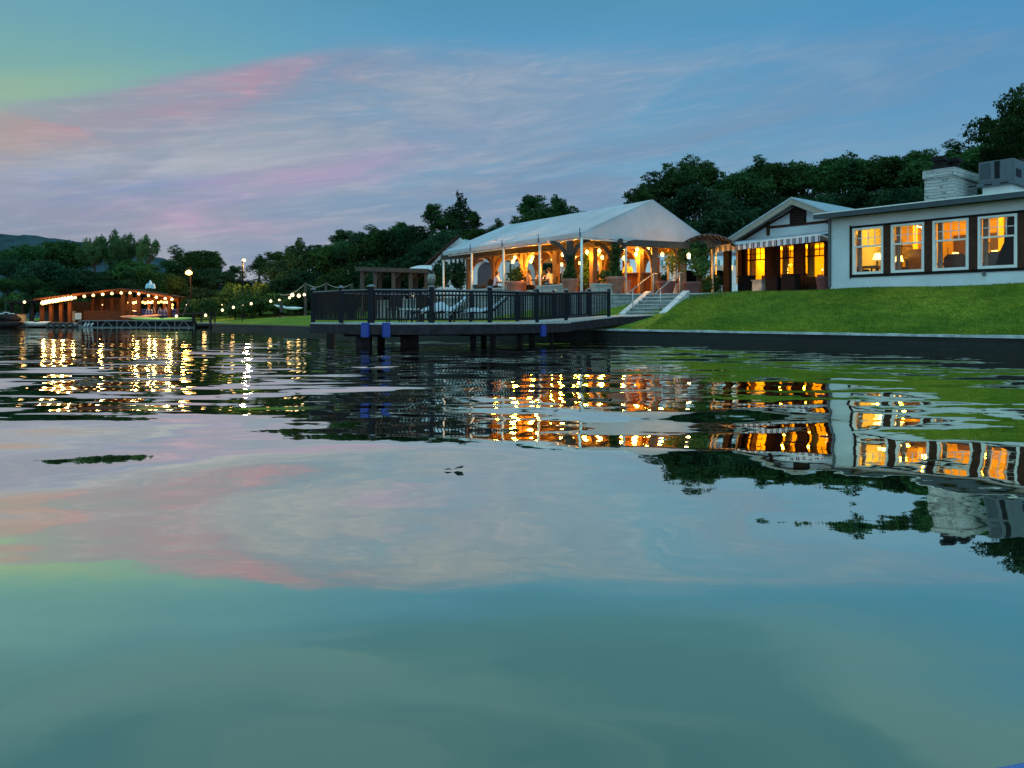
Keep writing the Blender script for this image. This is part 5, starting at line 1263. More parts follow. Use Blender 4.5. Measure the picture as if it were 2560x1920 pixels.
# white vaulted awning left of that house
wc = thing('vaulted_sunshade', 'white curved sunshade roof behind the pergola, beside the half timbered house', 'sunshade', at(1045, 720, 51))
p0, p1 = at(1018, 674, 51), at(1080, 668, 51); vs = []
for b in (0, 3):
    for i in range(11):
        t = i / 10; vs.append((p0.x + (p1.x - p0.x) * t, 51 + b, p0.z + .25 * math.sin(min(1, t * 1.6) * math.pi / 2) + .05))
        vs.append((p0.x + (p1.x - p0.x) * t, 51 + b, p0.z - .02))
MB().add(vs, [(2 * i, 2 * i + 2, 22 + 2 * i + 2, 22 + 2 * i) for i in range(10)] + [(2 * i, 2 * i + 1, 2 * i + 3, 2 * i + 2) for i in range(10)] + [(2 * i + 1, 23 + 2 * i, 25 + 2 * i, 2 * i + 3) for i in range(10)]).build('curved_top', M_whull, wc)
for x_ in (p0.x + .1, p1.x - .1): MB().tube([(x_, 51.1, TT - .3), (x_, 51.1, p0.z)], .04, 6).build('pole', M_black, wc)
# hedge and shrubs in front of that house
def shrub(px_, py0, py1, Z, wpx, lab, n, size, mt, seed, cat='shrub', name='shrub', group=None):
    c = at(px_, (py0 + py1) / 2, Z); rz = (py1 - py0) / 2 / F * Z; rx = wpx / 2 / F * Z
    lobes = [(c.x + random.uniform(-.35, .35) * rx, Z + random.uniform(-.2, .2) * rx, c.z + random.uniform(-.25, .35) * rz, rx * .75, rx * .6, rz * .8) for _ in range(5)]
    zg = c.z - rz
    return ivy(name, lab, cat, lobes, n, size, mt, group, seed, [(c.x, Z, zg - .6), (c.x + .05, Z, c.z)], 0, .25)
shrub(1105, 652, 722, 48, 52, 'tall dark green shrub in front of the half timbered house, left one', 2600, .10, M_leafd, 41, group='shrubs along the terrace back')
shrub(1150, 655, 724, 49, 50, 'tall dark green shrub in front of the half timbered house, right one', 2400, .10, M_leafd, 42, group='shrubs along the terrace back')
shrub(1085, 690, 725, 46, 30, 'low shrub right of the owl decoy', 900, .09, M_leaf, 43, group='shrubs along the terrace back')
shrub(1785, 690, 735, 37, 60, 'low brown green shrub under the left end of the awning', 900, .08, M_shrub, 44, group='shrubs along the terrace back')
shrub(1760, 700, 738, 35.5, 34, 'small bush at the foot of the canopy posts', 600, .08, M_shrub, 45, group='shrubs along the terrace back')
shrub(1662, 680, 722, 44, 26, 'slim dark shrub before the white arcade wall', 500, .09, M_leafd, 46, group='shrubs along the terrace back')

# pergola
PGZ = 46
pg = thing('pergola', 'weathered wooden pergola with flat slatted top left of the marquee', 'pergola', at(985, 740, PGZ))
zt = at(0, 676, PGZ).z; g0 = .9
rp0, rp1 = at(902, 674, PGZ), at(1078, 682, PGZ)
MB().sheet([(rp0.x, 44.5, zt + .12), (rp1.x, 44.5, zt + .0), (rp1.x, 48.8, zt + .0), (rp0.x + .3, 48.8, zt + .12)], .08).build('slatted_top', M_wood2, pg)
MB().bar((rp0.x, 44.48, zt - .02), (rp1.x, 44.48, zt - .14), .08, .22).build('front_beam', M_wood2, pg)
MB().bar((rp0.x + .2, 48.7, zt - .02), (rp1.x, 48.7, zt - .14), .08, .2).build('rear_beam', M_wood2, pg)
for px_, yy_ in ((906, 44.7), (938, 44.7), (950, 48.3), (984, 44.7), (996, 48.3), (1027, 44.7), (1066, 44.7), (1040, 48.3)):
    x_ = (px_ - 1280) / F * yy_
    MB().box(x_ - .11, x_ + .11, yy_ - .11, yy_ + .11, g0, zt - .1).build('post', M_wood2, pg)
    MB().bar((x_ + .1, yy_, zt - .55), (x_ + .45, yy_, zt - .12), .07, .08).build('brace', M_wood2, pg)
# rope fence on the rise behind the deck railing
rf = thing('rope_fence', 'rope and post fence on the rise left of the pergola', 'fence', at(800, 745, 62))
pp = [at(700, 735, 62), at(764, 706, 62), at(815, 706, 62), at(880, 708, 62)]
for p in pp[1:]: MB().box(p.x - .1, p.x + .1, 61.9, 62.1, gz(p.x, 62) - .3, p.z).build('post', M_wood2, rf)
for u, v in zip(pp[:-1], pp[1:]):
    pts = [(u.x + (v.x - u.x) * k / 8, 62, u.z + (v.z - u.z) * k / 8 - .35 * (1 - ((k - 4) / 4) ** 2) - .05) for k in range(9)]
    MB().tube(pts, .03, 5).build('rope', M_soffit, rf)

# ------------------------------------------------------------------ left shore: boathouse
BZZ = 63.0
bx_ = lambda px: (px - 1280) / F * BZZ
bz = lambda py: H + (HY - py) / F * BZZ
bh = thing('boathouse', 'open red brown wooden boathouse edged with glowing string lights at the left shore', 'boathouse', (bx_(260), 66, .35))
apx = bx_(314)
def broof(pl, pr, y0, y1, th, m_, name):
    return MB().sheet([(pl[0], y0, pl[1]), (pr[0], y0, pr[1]), (pr[0], y1, pr[1]), (pl[0], y1, pl[1])], th).build(name, m_, bh)
broof((bx_(100), bz(747)), (apx, bz(721)), 62.2, 65.6, .12, M_redwood, 'roof')
broof((apx, bz(721)), (bx_(440), bz(741)), 62.2, 65.6, .12, M_redwood, 'roof')
MB().bar((bx_(100), 62.15, bz(750)), (apx, 62.15, bz(724)), .06, .16).build('fascia', M_redwood, bh)
MB().bar((apx, 62.15, bz(724)), (bx_(440), 62.15, bz(744)), .06, .16).build('fascia', M_redwood, bh)
for px_ in (110, 133, 158, 180, 312, 330, 351, 392, 428): MB().box(bx_(px_) - .12, bx_(px_) + .12, 62.6, 62.84, .3, bz(752 if px_ < 300 else 735)).build('post', M_redwood, bh)
for px_ in (340, 380, 415): MB().box(bx_(px_) - .1, bx_(px_) + .1, 65.2, 65.4, .3, bz(735)).build('rear_post', M_redwood, bh)
MB().box(bx_(192), bx_(310), 64.0, 64.15, .35, bz(776)).build('front_wall', M_brown, bh)
MB().box(bx_(105), bx_(192), 66.5, 66.65, .35, bz(752)).build('rear_wall', M_redwood, bh)
MB().box(bx_(325), bx_(425), 65.3, 65.4, bz(752), bz(742)).build('rear_beam', M_redwood, bh)
for px_ in (214, 238, 262, 286): MB().box(bx_(px_) - .07, bx_(px_) + .07, 64.0, 64.14, bz(776), bz(745)).build('stud', M_redwood, bh)
MB().box(bx_(192), bx_(312), 65.3, 65.4, .35, bz(742)).build('rear_wall', M_brown, bh)
MB().box(bx_(135), bx_(153), 65, 65.1, .4, bz(777)).build('notice_board', M_bamboo, bh)
deckl = thing('floating_dock', 'low floating dock platform with truss edge under the boathouse', 'dock', (bx_(300), 62, 0))
MB().box(bx_(95), bx_(520), 61.2, 70, .12, .36).build('platform', M_wood2, deckl)
MB().box(bx_(100), bx_(330), 61.1, 61.2, .10, .40).build('edge_board', M_concrete, deckl)
tz0, tz1 = .06, .50
xa, xb = bx_(238), bx_(516); 
for z_ in (.04, .56): MB().bar((xa, 60.6, z_), (xb, 60.6, z_), .05, .045).build('truss_chord', M_truss, deckl)
n = 6; L_ = (xb - xa) / n
for k in range(n):
    MB().bar((xa + k * L_ + L_ * .18, 60.6, .06), (xa + k * L_ + L_ * .42, 60.6, .54), .035, .035).build('truss_web', M_truss, deckl)
    MB().bar((xa + k * L_ + L_ * .48, 60.6, .54), (xa + k * L_ + L_ * .74, 60.6, .06), .035, .035).build('truss_web', M_truss, deckl)
    MB().bar((xa + (k + 1) * L_ - .02, 60.6, .06), (xa + (k + 1) * L_ - .02, 60.6, .54), .035, .035).build('truss_web', M_truss, deckl)
MB().box(xa, xb, 60.65, 64, .57, .62).build('gangway_deck', M_wood2, deckl)
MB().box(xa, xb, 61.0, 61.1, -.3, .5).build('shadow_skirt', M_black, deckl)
def bulb(p, lab, grp, m_=M_bulbw, r_=.16, e=0, name='string_light', cat='string light', cone=True):
    t = thing(name, lab, cat, p, grp)
    prof = [(.02, 0), (r_ * .75, r_ * .35), (r_ * .95, r_ * .9), (r_ * .6, r_ * 1.5), (.02, r_ * 1.9)] if cone else [(.02, 0), (r_, r_), (.02, 2 * r_)]
    MB().lathe((p[0], p[1], p[2] - r_), prof, 8).build('bulb', m_, t, True)
    MB().tube([(p[0], p[1], p[2] + r_ * .8), (p[0], p[1], p[2] + r_ * 1.4)], .02, 5).build('socket', M_cord, t)
    if e:
        l = bpy.data.lights.new('bulb_light', 'POINT'); l.energy = e; l.color = (1, .55, .18); l.shadow_soft_size = .12
        o = bpy.data.objects.new('bulb_light', l); col.objects.link(o); o.parent = t; o.location = (0, -.35, -r_ * .3)
    return t
G1 = 'bulbs strung along the boathouse eaves'
left_e = [(107, 756), (115, 754), (123, 752.5), (131, 751), (139, 750), (147, 748.5), (155, 747), (163, 746), (171, 744.5), (178, 743.5), (188, 742.5), (211, 739.5), (233, 737), (257, 734.5), (280, 732.5), (303, 731)]
right_e = [(325, 731), (347, 733), (371, 737.5), (391, 742), (413, 745), (430, 747)]
low_e = [(322, 756), (328, 755), (334, 757), (341, 755), (347, 757), (357, 755), (363, 757), (370, 755), (377, 756), (383, 754), (396, 756), (403, 754), (410, 756), (417, 755), (424, 757), (431, 762), (430, 770)]
words = 'first second third fourth fifth sixth seventh eighth ninth tenth eleventh twelfth thirteenth fourteenth fifteenth sixteenth seventeenth'.split()
for k, (px_, py_) in enumerate(left_e): bulb(tuple(at(px_, py_ + 1, 62.0)), words[k] + ' lit bulb from the left along the left eave of the boathouse', G1, M_bulb if k > 10 else M_strip, .13 if k > 9 else .2, 100 if k % 3 == 1 else 0)
for k, (px_, py_) in enumerate(right_e): bulb(tuple(at(px_, py_ + 1, 62.0)), words[k] + ' lit bulb from the ridge along the right eave of the boathouse', G1, M_bulb, .12, 90 if k % 2 == 1 else 0)
for k, (px_, py_) in enumerate(low_e): bulb(tuple(at(px_, py_, 65.0)), words[k] + ' bulb from the left in the lower string inside the boathouse', G1, M_strip, .13, 80 if k % 6 == 2 else 0)
bulb(tuple(at(61, 755, 62.0)), 'single white bulb at the dark roof left of the boathouse', None, M_bulbw, .12, 6)
bulb(tuple(at(256, 762, 63.8)), 'tiny bulb on the boathouse front wall', None, M_bulbw, .05)
# dark low boat shelter further left
ds_ = thing('boat_shelter', 'low dark flat roofed shelter left of the glowing boathouse', 'shelter', (bx_(60), 66, .3))
MB().sheet([(bx_(18), 62.5, bz(755)), (bx_(100), 62.5, bz(748)), (bx_(100), 69, bz(748)), (bx_(18), 69, bz(755))], .12).build('roof', M_dark, ds_)
for px_ in (30, 58, 82): MB().box(bx_(px_) - .08, bx_(px_) + .08, 62.9, 63.05, .2, bz(755)).build('post', M_dark, ds_)
MB().box(bx_(35), bx_(104), 68, 68.1, .3, bz(757)).build('rear_wall', M_brown, ds_)
MB().box(bx_(-20), bx_(104), 61.8, 69, .02, .26).build('float', M_wood2, ds_)
t = thing('wooden_crate', 'big tan crate on the dock end left of the boathouse', 'crate', (bx_(46), 62.2, .26))
MB().box(bx_(26), bx_(66), 61.9, 63, .27, bz(786)).build('box', M_bamboo, t)
for px_ in (27, 65): MB().box(bx_(px_) - .06, bx_(px_) + .06, 61.86, 61.899, .27, bz(786)).build('corner_batten', M_soffit, t)
MB().box(bx_(25), bx_(67), 61.84, 63.05, bz(786), bz(786) + .06).build('lid', M_wood2, t)
# small motor boats at the far left
def hull(name, lab, cat, c, ang, L, W, Hh, m_, group=None, deckm=None, tilt=0.0, rocker=.12):
    t = thing(name, lab, cat, c, group); f = Frame(c[0], c[1], (math.cos(ang), math.sin(ang)), (-math.sin(ang), math.cos(ang)))
    n = 22; k_ = 10; vs = []
    for i in range(n + 1):
        s_ = -1 + 2 * i / n; w_ = W / 2 * max(.02, (1 - abs(s_) ** 2.6)) ; zc = rocker * s_ * s_
        for j in range(k_):
            th = 2 * math.pi * j / k_; hh = Hh / 2 * (math.sin(th) * (1 if math.sin(th) < 0 else .75)); q = max(.12, 1 - abs(s_) ** 4)
            vs.append((s_ * L / 2, math.cos(th) * w_, c[2] + Hh / 2 + zc + hh * q + tilt * s_))
    fs = [(i * k_ + j, i * k_ + (j + 1) % k_, (i + 1) * k_ + (j + 1) % k_, (i + 1) * k_ + j) for i in range(n) for j in range(k_)] + [tuple(range(k_)), tuple(reversed(range(n * k_, (n + 1) * k_)))]
    MB(f).add(vs, fs).build('hull', m_, t, True)
    MB(f).lathe((0, 0, c[2] + Hh * .86), [(.26, 0), (.30, .04), (.27, .06), (.2, .02)], 14).build('cockpit_rim', deckm or M_black, t, True)
    return t
G2 = 'kayaks and boards piled by the boathouse'
for k, (px_, py_, ang, L, m_, lab, tl) in enumerate([
    (395, 799, .02, 5.4, M_ltgreen, 'long lime green kayak along the dock edge in front of the pile', 0),
    (352, 793, .06, 3.4, M_orhull, 'orange kayak with its nose left, above the lime green one', .06),
    (395, 789, .10, 3.8, M_bluehull, 'dark blue kayak lowest in the blue stack', 0), (388, 783.5, .04, 3.8, M_bluehull, 'dark blue kayak second from the bottom of the blue stack', 0),
    (394, 778, -.04, 3.6, M_bluehull, 'dark blue kayak on top of the blue stack', 0), (355, 775, .0, 2.2, M_whull, 'short white board lying on top behind the blue stack', 0)]):
    p = at(px_ + (12 if k == 0 else 0), py_, [61.4, 62.0, 63.2, 63.2, 63.2, 64.5][k]); hull('kayak' if k < 5 else 'paddleboard', lab, 'kayak' if k < 5 else 'paddleboard', (p.x, p.y, p.z - .2), ang, L, .68, .42 if k < 5 else .14, m_, G2, tilt=tl)
for k in range(4):
    p = at(368 + k * 15, 785, 62.7); t = thing('paddle_hoop', words[k] + ' curved pale strap from the left over the blue kayak stack', 'strap', (p.x, p.y, p.z), 'straps over the blue kayaks')
    MB().tube([(p.x - .05 + .22 * q, p.y - .1, p.z + .55 * math.sin(q * 2.4)) for q in np.linspace(0, 1.25, 8)], .022, 5).build('strap', M_soffit, t)
hull('rowing_boat', 'small pale dinghy tied below the boathouse left end', 'boat', tuple(at(95, 808, 61.2) - Vector((0, 0, .3))), .05, 2.4, .9, .5, M_concrete)
hull('rowing_boat', 'dark low boat moored at the far left edge', 'boat', tuple(at(12, 812, 60.5) - Vector((0, 0, .25))), .1, 3.0, 1.1, .6, M_dark)
for k, px_ in enumerate((8, 22, 34)):
    p = at(px_, 790 - 3 * (k == 1), 61.5); t = thing('jet_ski', words[k] + ' dark covered jet ski from the left edge of the picture', 'jet ski', (p.x, p.y, p.z - .5), 'jet skis at the far left')
    MB().lathe((p.x, p.y, p.z - .5), [(.1, 0), (.42, .12), (.45, .3), (.2, .55), (.05, .62)], 10, (1, 1.8)).build('body', M_dark, t, True)
    MB().bar((p.x - .25, p.y - .3, p.z + .2), (p.x + .25, p.y - .3, p.z + .2), .05, .05).build('handlebar', M_wpaint, t)
for k, px_ in enumerate((128, 142, 158, 175, 200)):
    p = at(px_, 818, 61.0); t = thing('tyre_fender', words[k] + ' black tyre fender from the left along the dock below the boathouse', 'tyre', (p.x, p.y, -.1), 'tyre fenders on the dock edge')
    MB().tube([(p.x + .27 * math.cos(q), 60.95, .12 + .27 * math.sin(q)) for q in np.linspace(0, 2 * math.pi, 15)], .10, 7).build('tyre', M_rubber, t, True)
for k, px_ in enumerate((212, 220, 229)):
    p = at(px_, 812, 60.8); t = thing('white_buoy', words[k] + ' white float from the left, at the left end of the truss gangway', 'buoy', (p.x, p.y, 0), 'white floats on the dock edge')
    MB().tube([(p.x - .08, p.y, .05), (p.x + .02, p.y, .22), (p.x + .14, p.y, .40)], [.05, .08, .05], 8).build('float', M_whull, t, True)
c = at(192, 806, 61.6); t = thing('canvas_chair', 'pale upright canvas chair on the dock below the boathouse', 'chair', (c.x, c.y, .36))
MB().box(c.x - .25, c.x + .25, c.y - .2, c.y + .2, .66, .72).build('seat', M_concrete, t); MB().box(c.x - .25, c.x + .25, c.y + .18, c.y + .24, .72, 1.2).build('backrest', M_concrete, t)
for a in (-.22, .22):
    for b in (-.17, .17): MB().box(c.x + a - .02, c.x + a + .02, c.y + b - .02, c.y + b + .02, .36, .66).build('leg', M_dark, t)
t = thing('leaning_board', 'dark plank leaning to the right beside the boathouse', 'plank', tuple(at(458, 792, 62)))
MB().bar(at(457, 790, 62), at(475, 749, 62), .22, .10).build('plank', M_wood2, t)
t = thing('bench_railing', 'dark railing with flat top board on the little pier right of the boathouse', 'railing', tuple(at(500, 800, 60)))
u, v = at(455, 782.5, 60), at(542, 781, 60); MB().bar(u, v, .3, .07).build('top_board', M_dark, t)
for px_, w_ in ((484, .12), (503, .05), (537, .05)): p = at(px_, 783, 60); MB().box(p.x - w_, p.x + w_, 59.95, 60.05, .3, p.z).build('post', M_dark, t)
MB().box(at(505, 0, 60).x, at(545, 0, 60).x, 59, 62, .36, .42).build('pier_deck', M_concrete, t)
t = thing('mooring_post', 'thick dark wooden mooring post at the right end of the truss gangway', 'post', (at(526, 0, 58).x, 58, 0))
MB().lathe((at(526, 0, 58).x, 58, -1), [(.10, 0), (.10, at(0, 789, 58).z + .9), (.07, at(0, 789, 58).z + 1.0)], 9).build('timber_post', M_dockw, t)

# lawn lights strung on a cord
G3 = 'lamps strung along the left lawn'
lawn = [(441, 790, 60), (514, 788, 58), (556, 775, 60), (583.6, 768, 61), (628, 759, 62), (677, 752.5, 62), (699, 750, 62), (724, 744, 62), (731, 737, 62), (747, 739, 62), (762, 736, 62)]
for k, (px_, py_, Z) in enumerate(lawn): bulb(tuple(at(px_, py_, Z)), words[k] + ' lit bulb from the left in the string above the lawn', G3, M_bulbw, .12 if k < 8 else .17, 6 if k % 2 else 0)
t = thing('light_cord', 'dark sagging cord carrying the lawn lamps', 'cord', tuple(at(600, 765, 61)))
MB().tube([tuple(at(x_, y_ - 5, Z)) for x_, y_, Z in lawn], .015, 5).build('cord', M_cord, t)
for px_ in (606, 700): p = at(px_, 745 if px_ == 700 else 762, 61.5); MB().tube([(p.x, p.y, gz(p.x, p.y) - .2), (p.x, p.y, p.z)], .04, 6).build('stake', M_dark, t)
for px_, py_ in ((466, 762), (607, 763), (555, 762)): bulb(tuple(at(px_, py_, 70)), {466: 'tiny garden light at the left foot of the lawn', 607: 'tiny garden light in the lawn middle', 555: 'tiny garden light near the shrubs'}[px_], 'tiny garden lights', M_bulbw, .05)
bulb((-3.45, 25.9, 1.6), 'small lit globe on the deck seen between the left railing bars', None, M_bulbw, .035)
# lamp post and sodium street lamp
lp = at(607, 650, 79); zg = gz(lp.x, 79)
t = thing('lamp_post', 'tall dark lamp post with a yellow head standing among the orange lit bushes', 'lamp post', (lp.x, 79, zg))
MB().tube([(lp.x, 79, zg - .5), (lp.x, 79, lp.z)], .10, 8, .07).build('pole', M_dark, t)
MB().lathe((lp.x + .12, 79, lp.z - .15), [(.08, 0), (.18, .08), (.20, .2), (.07, .28)], 10).build('lamp_head', mat('lit_yellow_head', (1, .8, .4), .5, emis=(1, .72, .22), estr=2.2), t, True)
l = bpy.data.lights.new('lamp_light', 'POINT'); l.energy = 1500; l.color = (1, .50, .10); l.shadow_soft_size = .2
o = bpy.data.objects.new('lamp_light', l); col.objects.link(o); o.parent = t; o.location = (.3, .2, lp.z - zg - .6)
lp = at(472, 681, 80); zg = gz(lp.x, 80)
t = thing('street_lamp', 'glowing orange street lamp against the dark trees above the boathouse', 'street lamp', (lp.x, 80, zg))
MB().tube([(lp.x + .1, 80.2, zg - .5), (lp.x + .1, 80.2, lp.z + .6), (lp.x, 80, lp.z + .5)], .08, 7).build('pole', M_dark, t)
MB().lathe((lp.x, 80, lp.z - .3), [(.05, 0), (.34, .12), (.36, .34), (.1, .55)], 10).build('lamp_head', M_street, t, True)
l = bpy.data.lights.new('lamp_light', 'POINT'); l.energy = 420; l.color = (1, .42, .08); l.shadow_soft_size = .3
o = bpy.data.objects.new('lamp_light', l); col.objects.link(o); o.parent = t; o.location = (0, -1.0, lp.z - zg - .3)
# pale pointed fountain-like sculpture
p = at(376, 712, 78); t = thing('garden_sculpture', 'pale bluish three pointed sculpture in front of the dark trees above the boathouse', 'sculpture', (p.x, p.y, p.z - 1))
for dx, h_, r_ in ((0, .9, .26), (-.36, .55, .17), (.36, .55, .17)): MB().lathe((p.x + dx, p.y, p.z - .4), [(r_, 0), (r_ * .95, h_ * .5), (r_ * .5, h_ * .8), (.02, h_)], 8).build('petal', mat('pale_blue_glaze', (.42, .58, .64), .4, var=.1), t)
MB().tube([(p.x, p.y, p.z - 3), (p.x, p.y, p.z - .4)], .05, 6).build('stem', M_dark, t)
# white paddleboard on a stand, small post
p = at(721, 771, 60); hull('paddleboard', 'white paddleboard lying on the left lawn against a short stump', 'paddleboard', (p.x, 60, p.z - .1), .0, 2.35, .62, .30, M_whull, tilt=-.12)
t = thing('short_stump', 'short leaning wooden stump holding the white paddleboard', 'stump', (at(703, 0, 59.6).x, 59.6, gz(at(703, 0, 59.6).x, 59.6)))
MB().bar(at(705, 781, 59.6), at(701, 752, 59.6), .22, .22).build('stump', M_wood2, t)
# pale path across the left lawn
vs = []; pth = [(498, 806, 55, .5), (530, 800, 57, .9), (560, 794, 59.5, 1.3), (590, 788, 62, .9), (625, 781, 64, .7), (660, 773, 66.5, .7), (700, 766, 70, .8), (740, 758, 75, .9), (762, 753, 79, .9)]
n_ = []
for px_, py_, Z, w_ in pth:
    x_ = (px_ - 1280) / F * Z
    for dy in (-w_ * .8, w_ * .8): vs.append((x_ - dy * .3, Z + dy, gz(x_ - dy * .3, Z + dy) + .03))
me = bpy.data.meshes.new('path'); me.from_pydata(vs, [], [(2 * i, 2 * i + 1, 2 * i + 3, 2 * i + 2) for i in range(len(pth) - 1)]); tag(link('path', me, M_concrete), kind='structure')

# ------------------------------------------------------------------ trees
def crown(name, lobes, n, leaf, m_, seed, droop=0.0, shell=.55, asp=.55): 
    return leafcloud(name, lobes, n, leaf, m_, None, droop, seed, shell, asp, True)
def lobeset(kind, seed):
    r = random.Random(seed); L = []
    if kind == 'round':
        L.append((0, 0, .0, .70, .70, .62))
        for k in range(15):
            a = r.uniform(0, 6.28); e = r.uniform(-.3, 1.3); q = r.uniform(.5, .74)
            L.append((math.cos(a) * math.cos(e) * q, math.sin(a) * math.cos(e) * q, math.sin(e) * q * .85, r.uniform(.24, .40), r.uniform(.24, .40), r.uniform(.2, .33)))
    elif kind == 'airy':
        for k in range(22):
            a = r.uniform(0, 6.28); e = r.uniform(-.6, 1.45); q = r.uniform(.2, .80)
            L.append((math.cos(a) * math.cos(e) * q, math.sin(a) * math.cos(e) * q, math.sin(e) * q, r.uniform(.16, .30), r.uniform(.16, .30), r.uniform(.14, .26)))
    elif kind == 'willow':
        for k in range(15):
            a = r.uniform(0, 6.28); q = r.uniform(.1, .8); hh = r.uniform(-.2, 1.0) * (1 - q * .5)
            L.append((math.cos(a) * q, math.sin(a) * q, hh, r.uniform(.14, .26), r.uniform(.14, .26), r.uniform(.18, .34)))
    elif kind == 'spire':
        for k in range(12):
            h_ = k / 11; w_ = .55 * (1 - h_) ** .8 + .07
            L.append((r.uniform(-.12, .12), r.uniform(-.12, .12), -.6 + 1.7 * h_, w_, w_, .16))
        for k in range(6):
            a = r.uniform(0, 6.28); L.append((math.cos(a) * .5, math.sin(a) * .5, r.uniform(-.5, .4), .2, .2, .25))
    return L
PROTO = {}
def proto(key, kind, n, leaf, m_, seed, droop=0.0, shell=.55):
    L = lobeset(kind, seed); o = crown('crown', L, n, leaf, m_, seed, droop, shell); col.objects.unlink(o)
    mb = MB(); zb = -5.0
    mb.tube([(0, 0, zb), (.03, .02, -.9), (0, 0, -.2), (.04, 0, .35)], [.10, .075, .05, .02], 8)
    r = random.Random(seed)
    for l in L[1:9]:
        m1 = (l[0] * .45, l[1] * .45, l[2] * .45 - .28); mb.tube([(.01, 0, -.75 + r.random() * .35), m1, (l[0] * .85, l[1] * .85, l[2] * .8)], [.04, .025, .008], 5)
    t = mb.build('trunk', M_trunk); t.location = (0, 0, 0); me_ = t.data; col.objects.unlink(t)
    # the mesh was recentred on building, undo that
    arr = np.array(mb.v); off = ((arr[:, 0].min() + arr[:, 0].max()) / 2, (arr[:, 1].min() + arr[:, 1].max()) / 2, arr[:, 2].min()); me_.transform(Matrix.Translation(off))
    PROTO[key] = (o.data, me_)
for k in range(3): proto('oak%d' % k, 'round', 19000, .034, M_leaf, 100 + k, 0, .6)
proto('dark0', 'round', 13000, .042, M_leafd, 120, 0, .6); proto('dark1', 'round', 13000, .040, M_leafd, 121, 0, .6)
proto('airy0', 'airy', 13000, .030, M_leaf, 130, 0, .3); proto('airy1', 'airy', 13000, .030, M_leaf, 131, 0, .3)
proto('willow0', 'willow', 9000, .034, M_leafl, 140, .28, .4); proto('willow1', 'willow', 9000, .034, M_leafl, 141, .28, .4)
proto('spire0', 'spire', 9000, .040, M_leafd, 150, 0, .3)
proto('big0', 'airy', 22000, .022, M_leaf, 160, .01, .25)
proto('bush0', 'round', 5000, .07, M_shrub, 170, 0, .5)
def tree(key, px_, ptop, Z, wpx, lab, grp, squash=1.0, name='tree', cat='tree', sink=0.0):
    rx = wpx / 2 / F * Z; x_ = (px_ - 1280) / F * Z; top = H + (HY - ptop) / F * Z
    sz = rx * squash; ext = {'s': 1.12, 'w': 1.15}.get(key[0], .98)
    zg = gz(x_, Z)
    if key.startswith('bush'): sz = (top - zg + .3) / 1.9
    cz = top - sz * ext
    t = thing(name, lab, cat, (x_, Z, zg), grp)
    rot = random.uniform(0, 6.28)
    for nm, me_ in (('crown', PROTO[key][0]), ('trunk', PROTO[key][1])):
        o = bpy.data.objects.new(nm, me_); col.objects.link(o); o.parent = t; o.location = (0, 0, cz - zg); o.rotation_euler = (0, 0, rot)
        o.scale = (rx, rx, sz)
    return t
GA, GB, GC = 'wooded bank behind the left shore', 'dark wood behind the lawn and pergola', 'wooded hillside behind the houses'
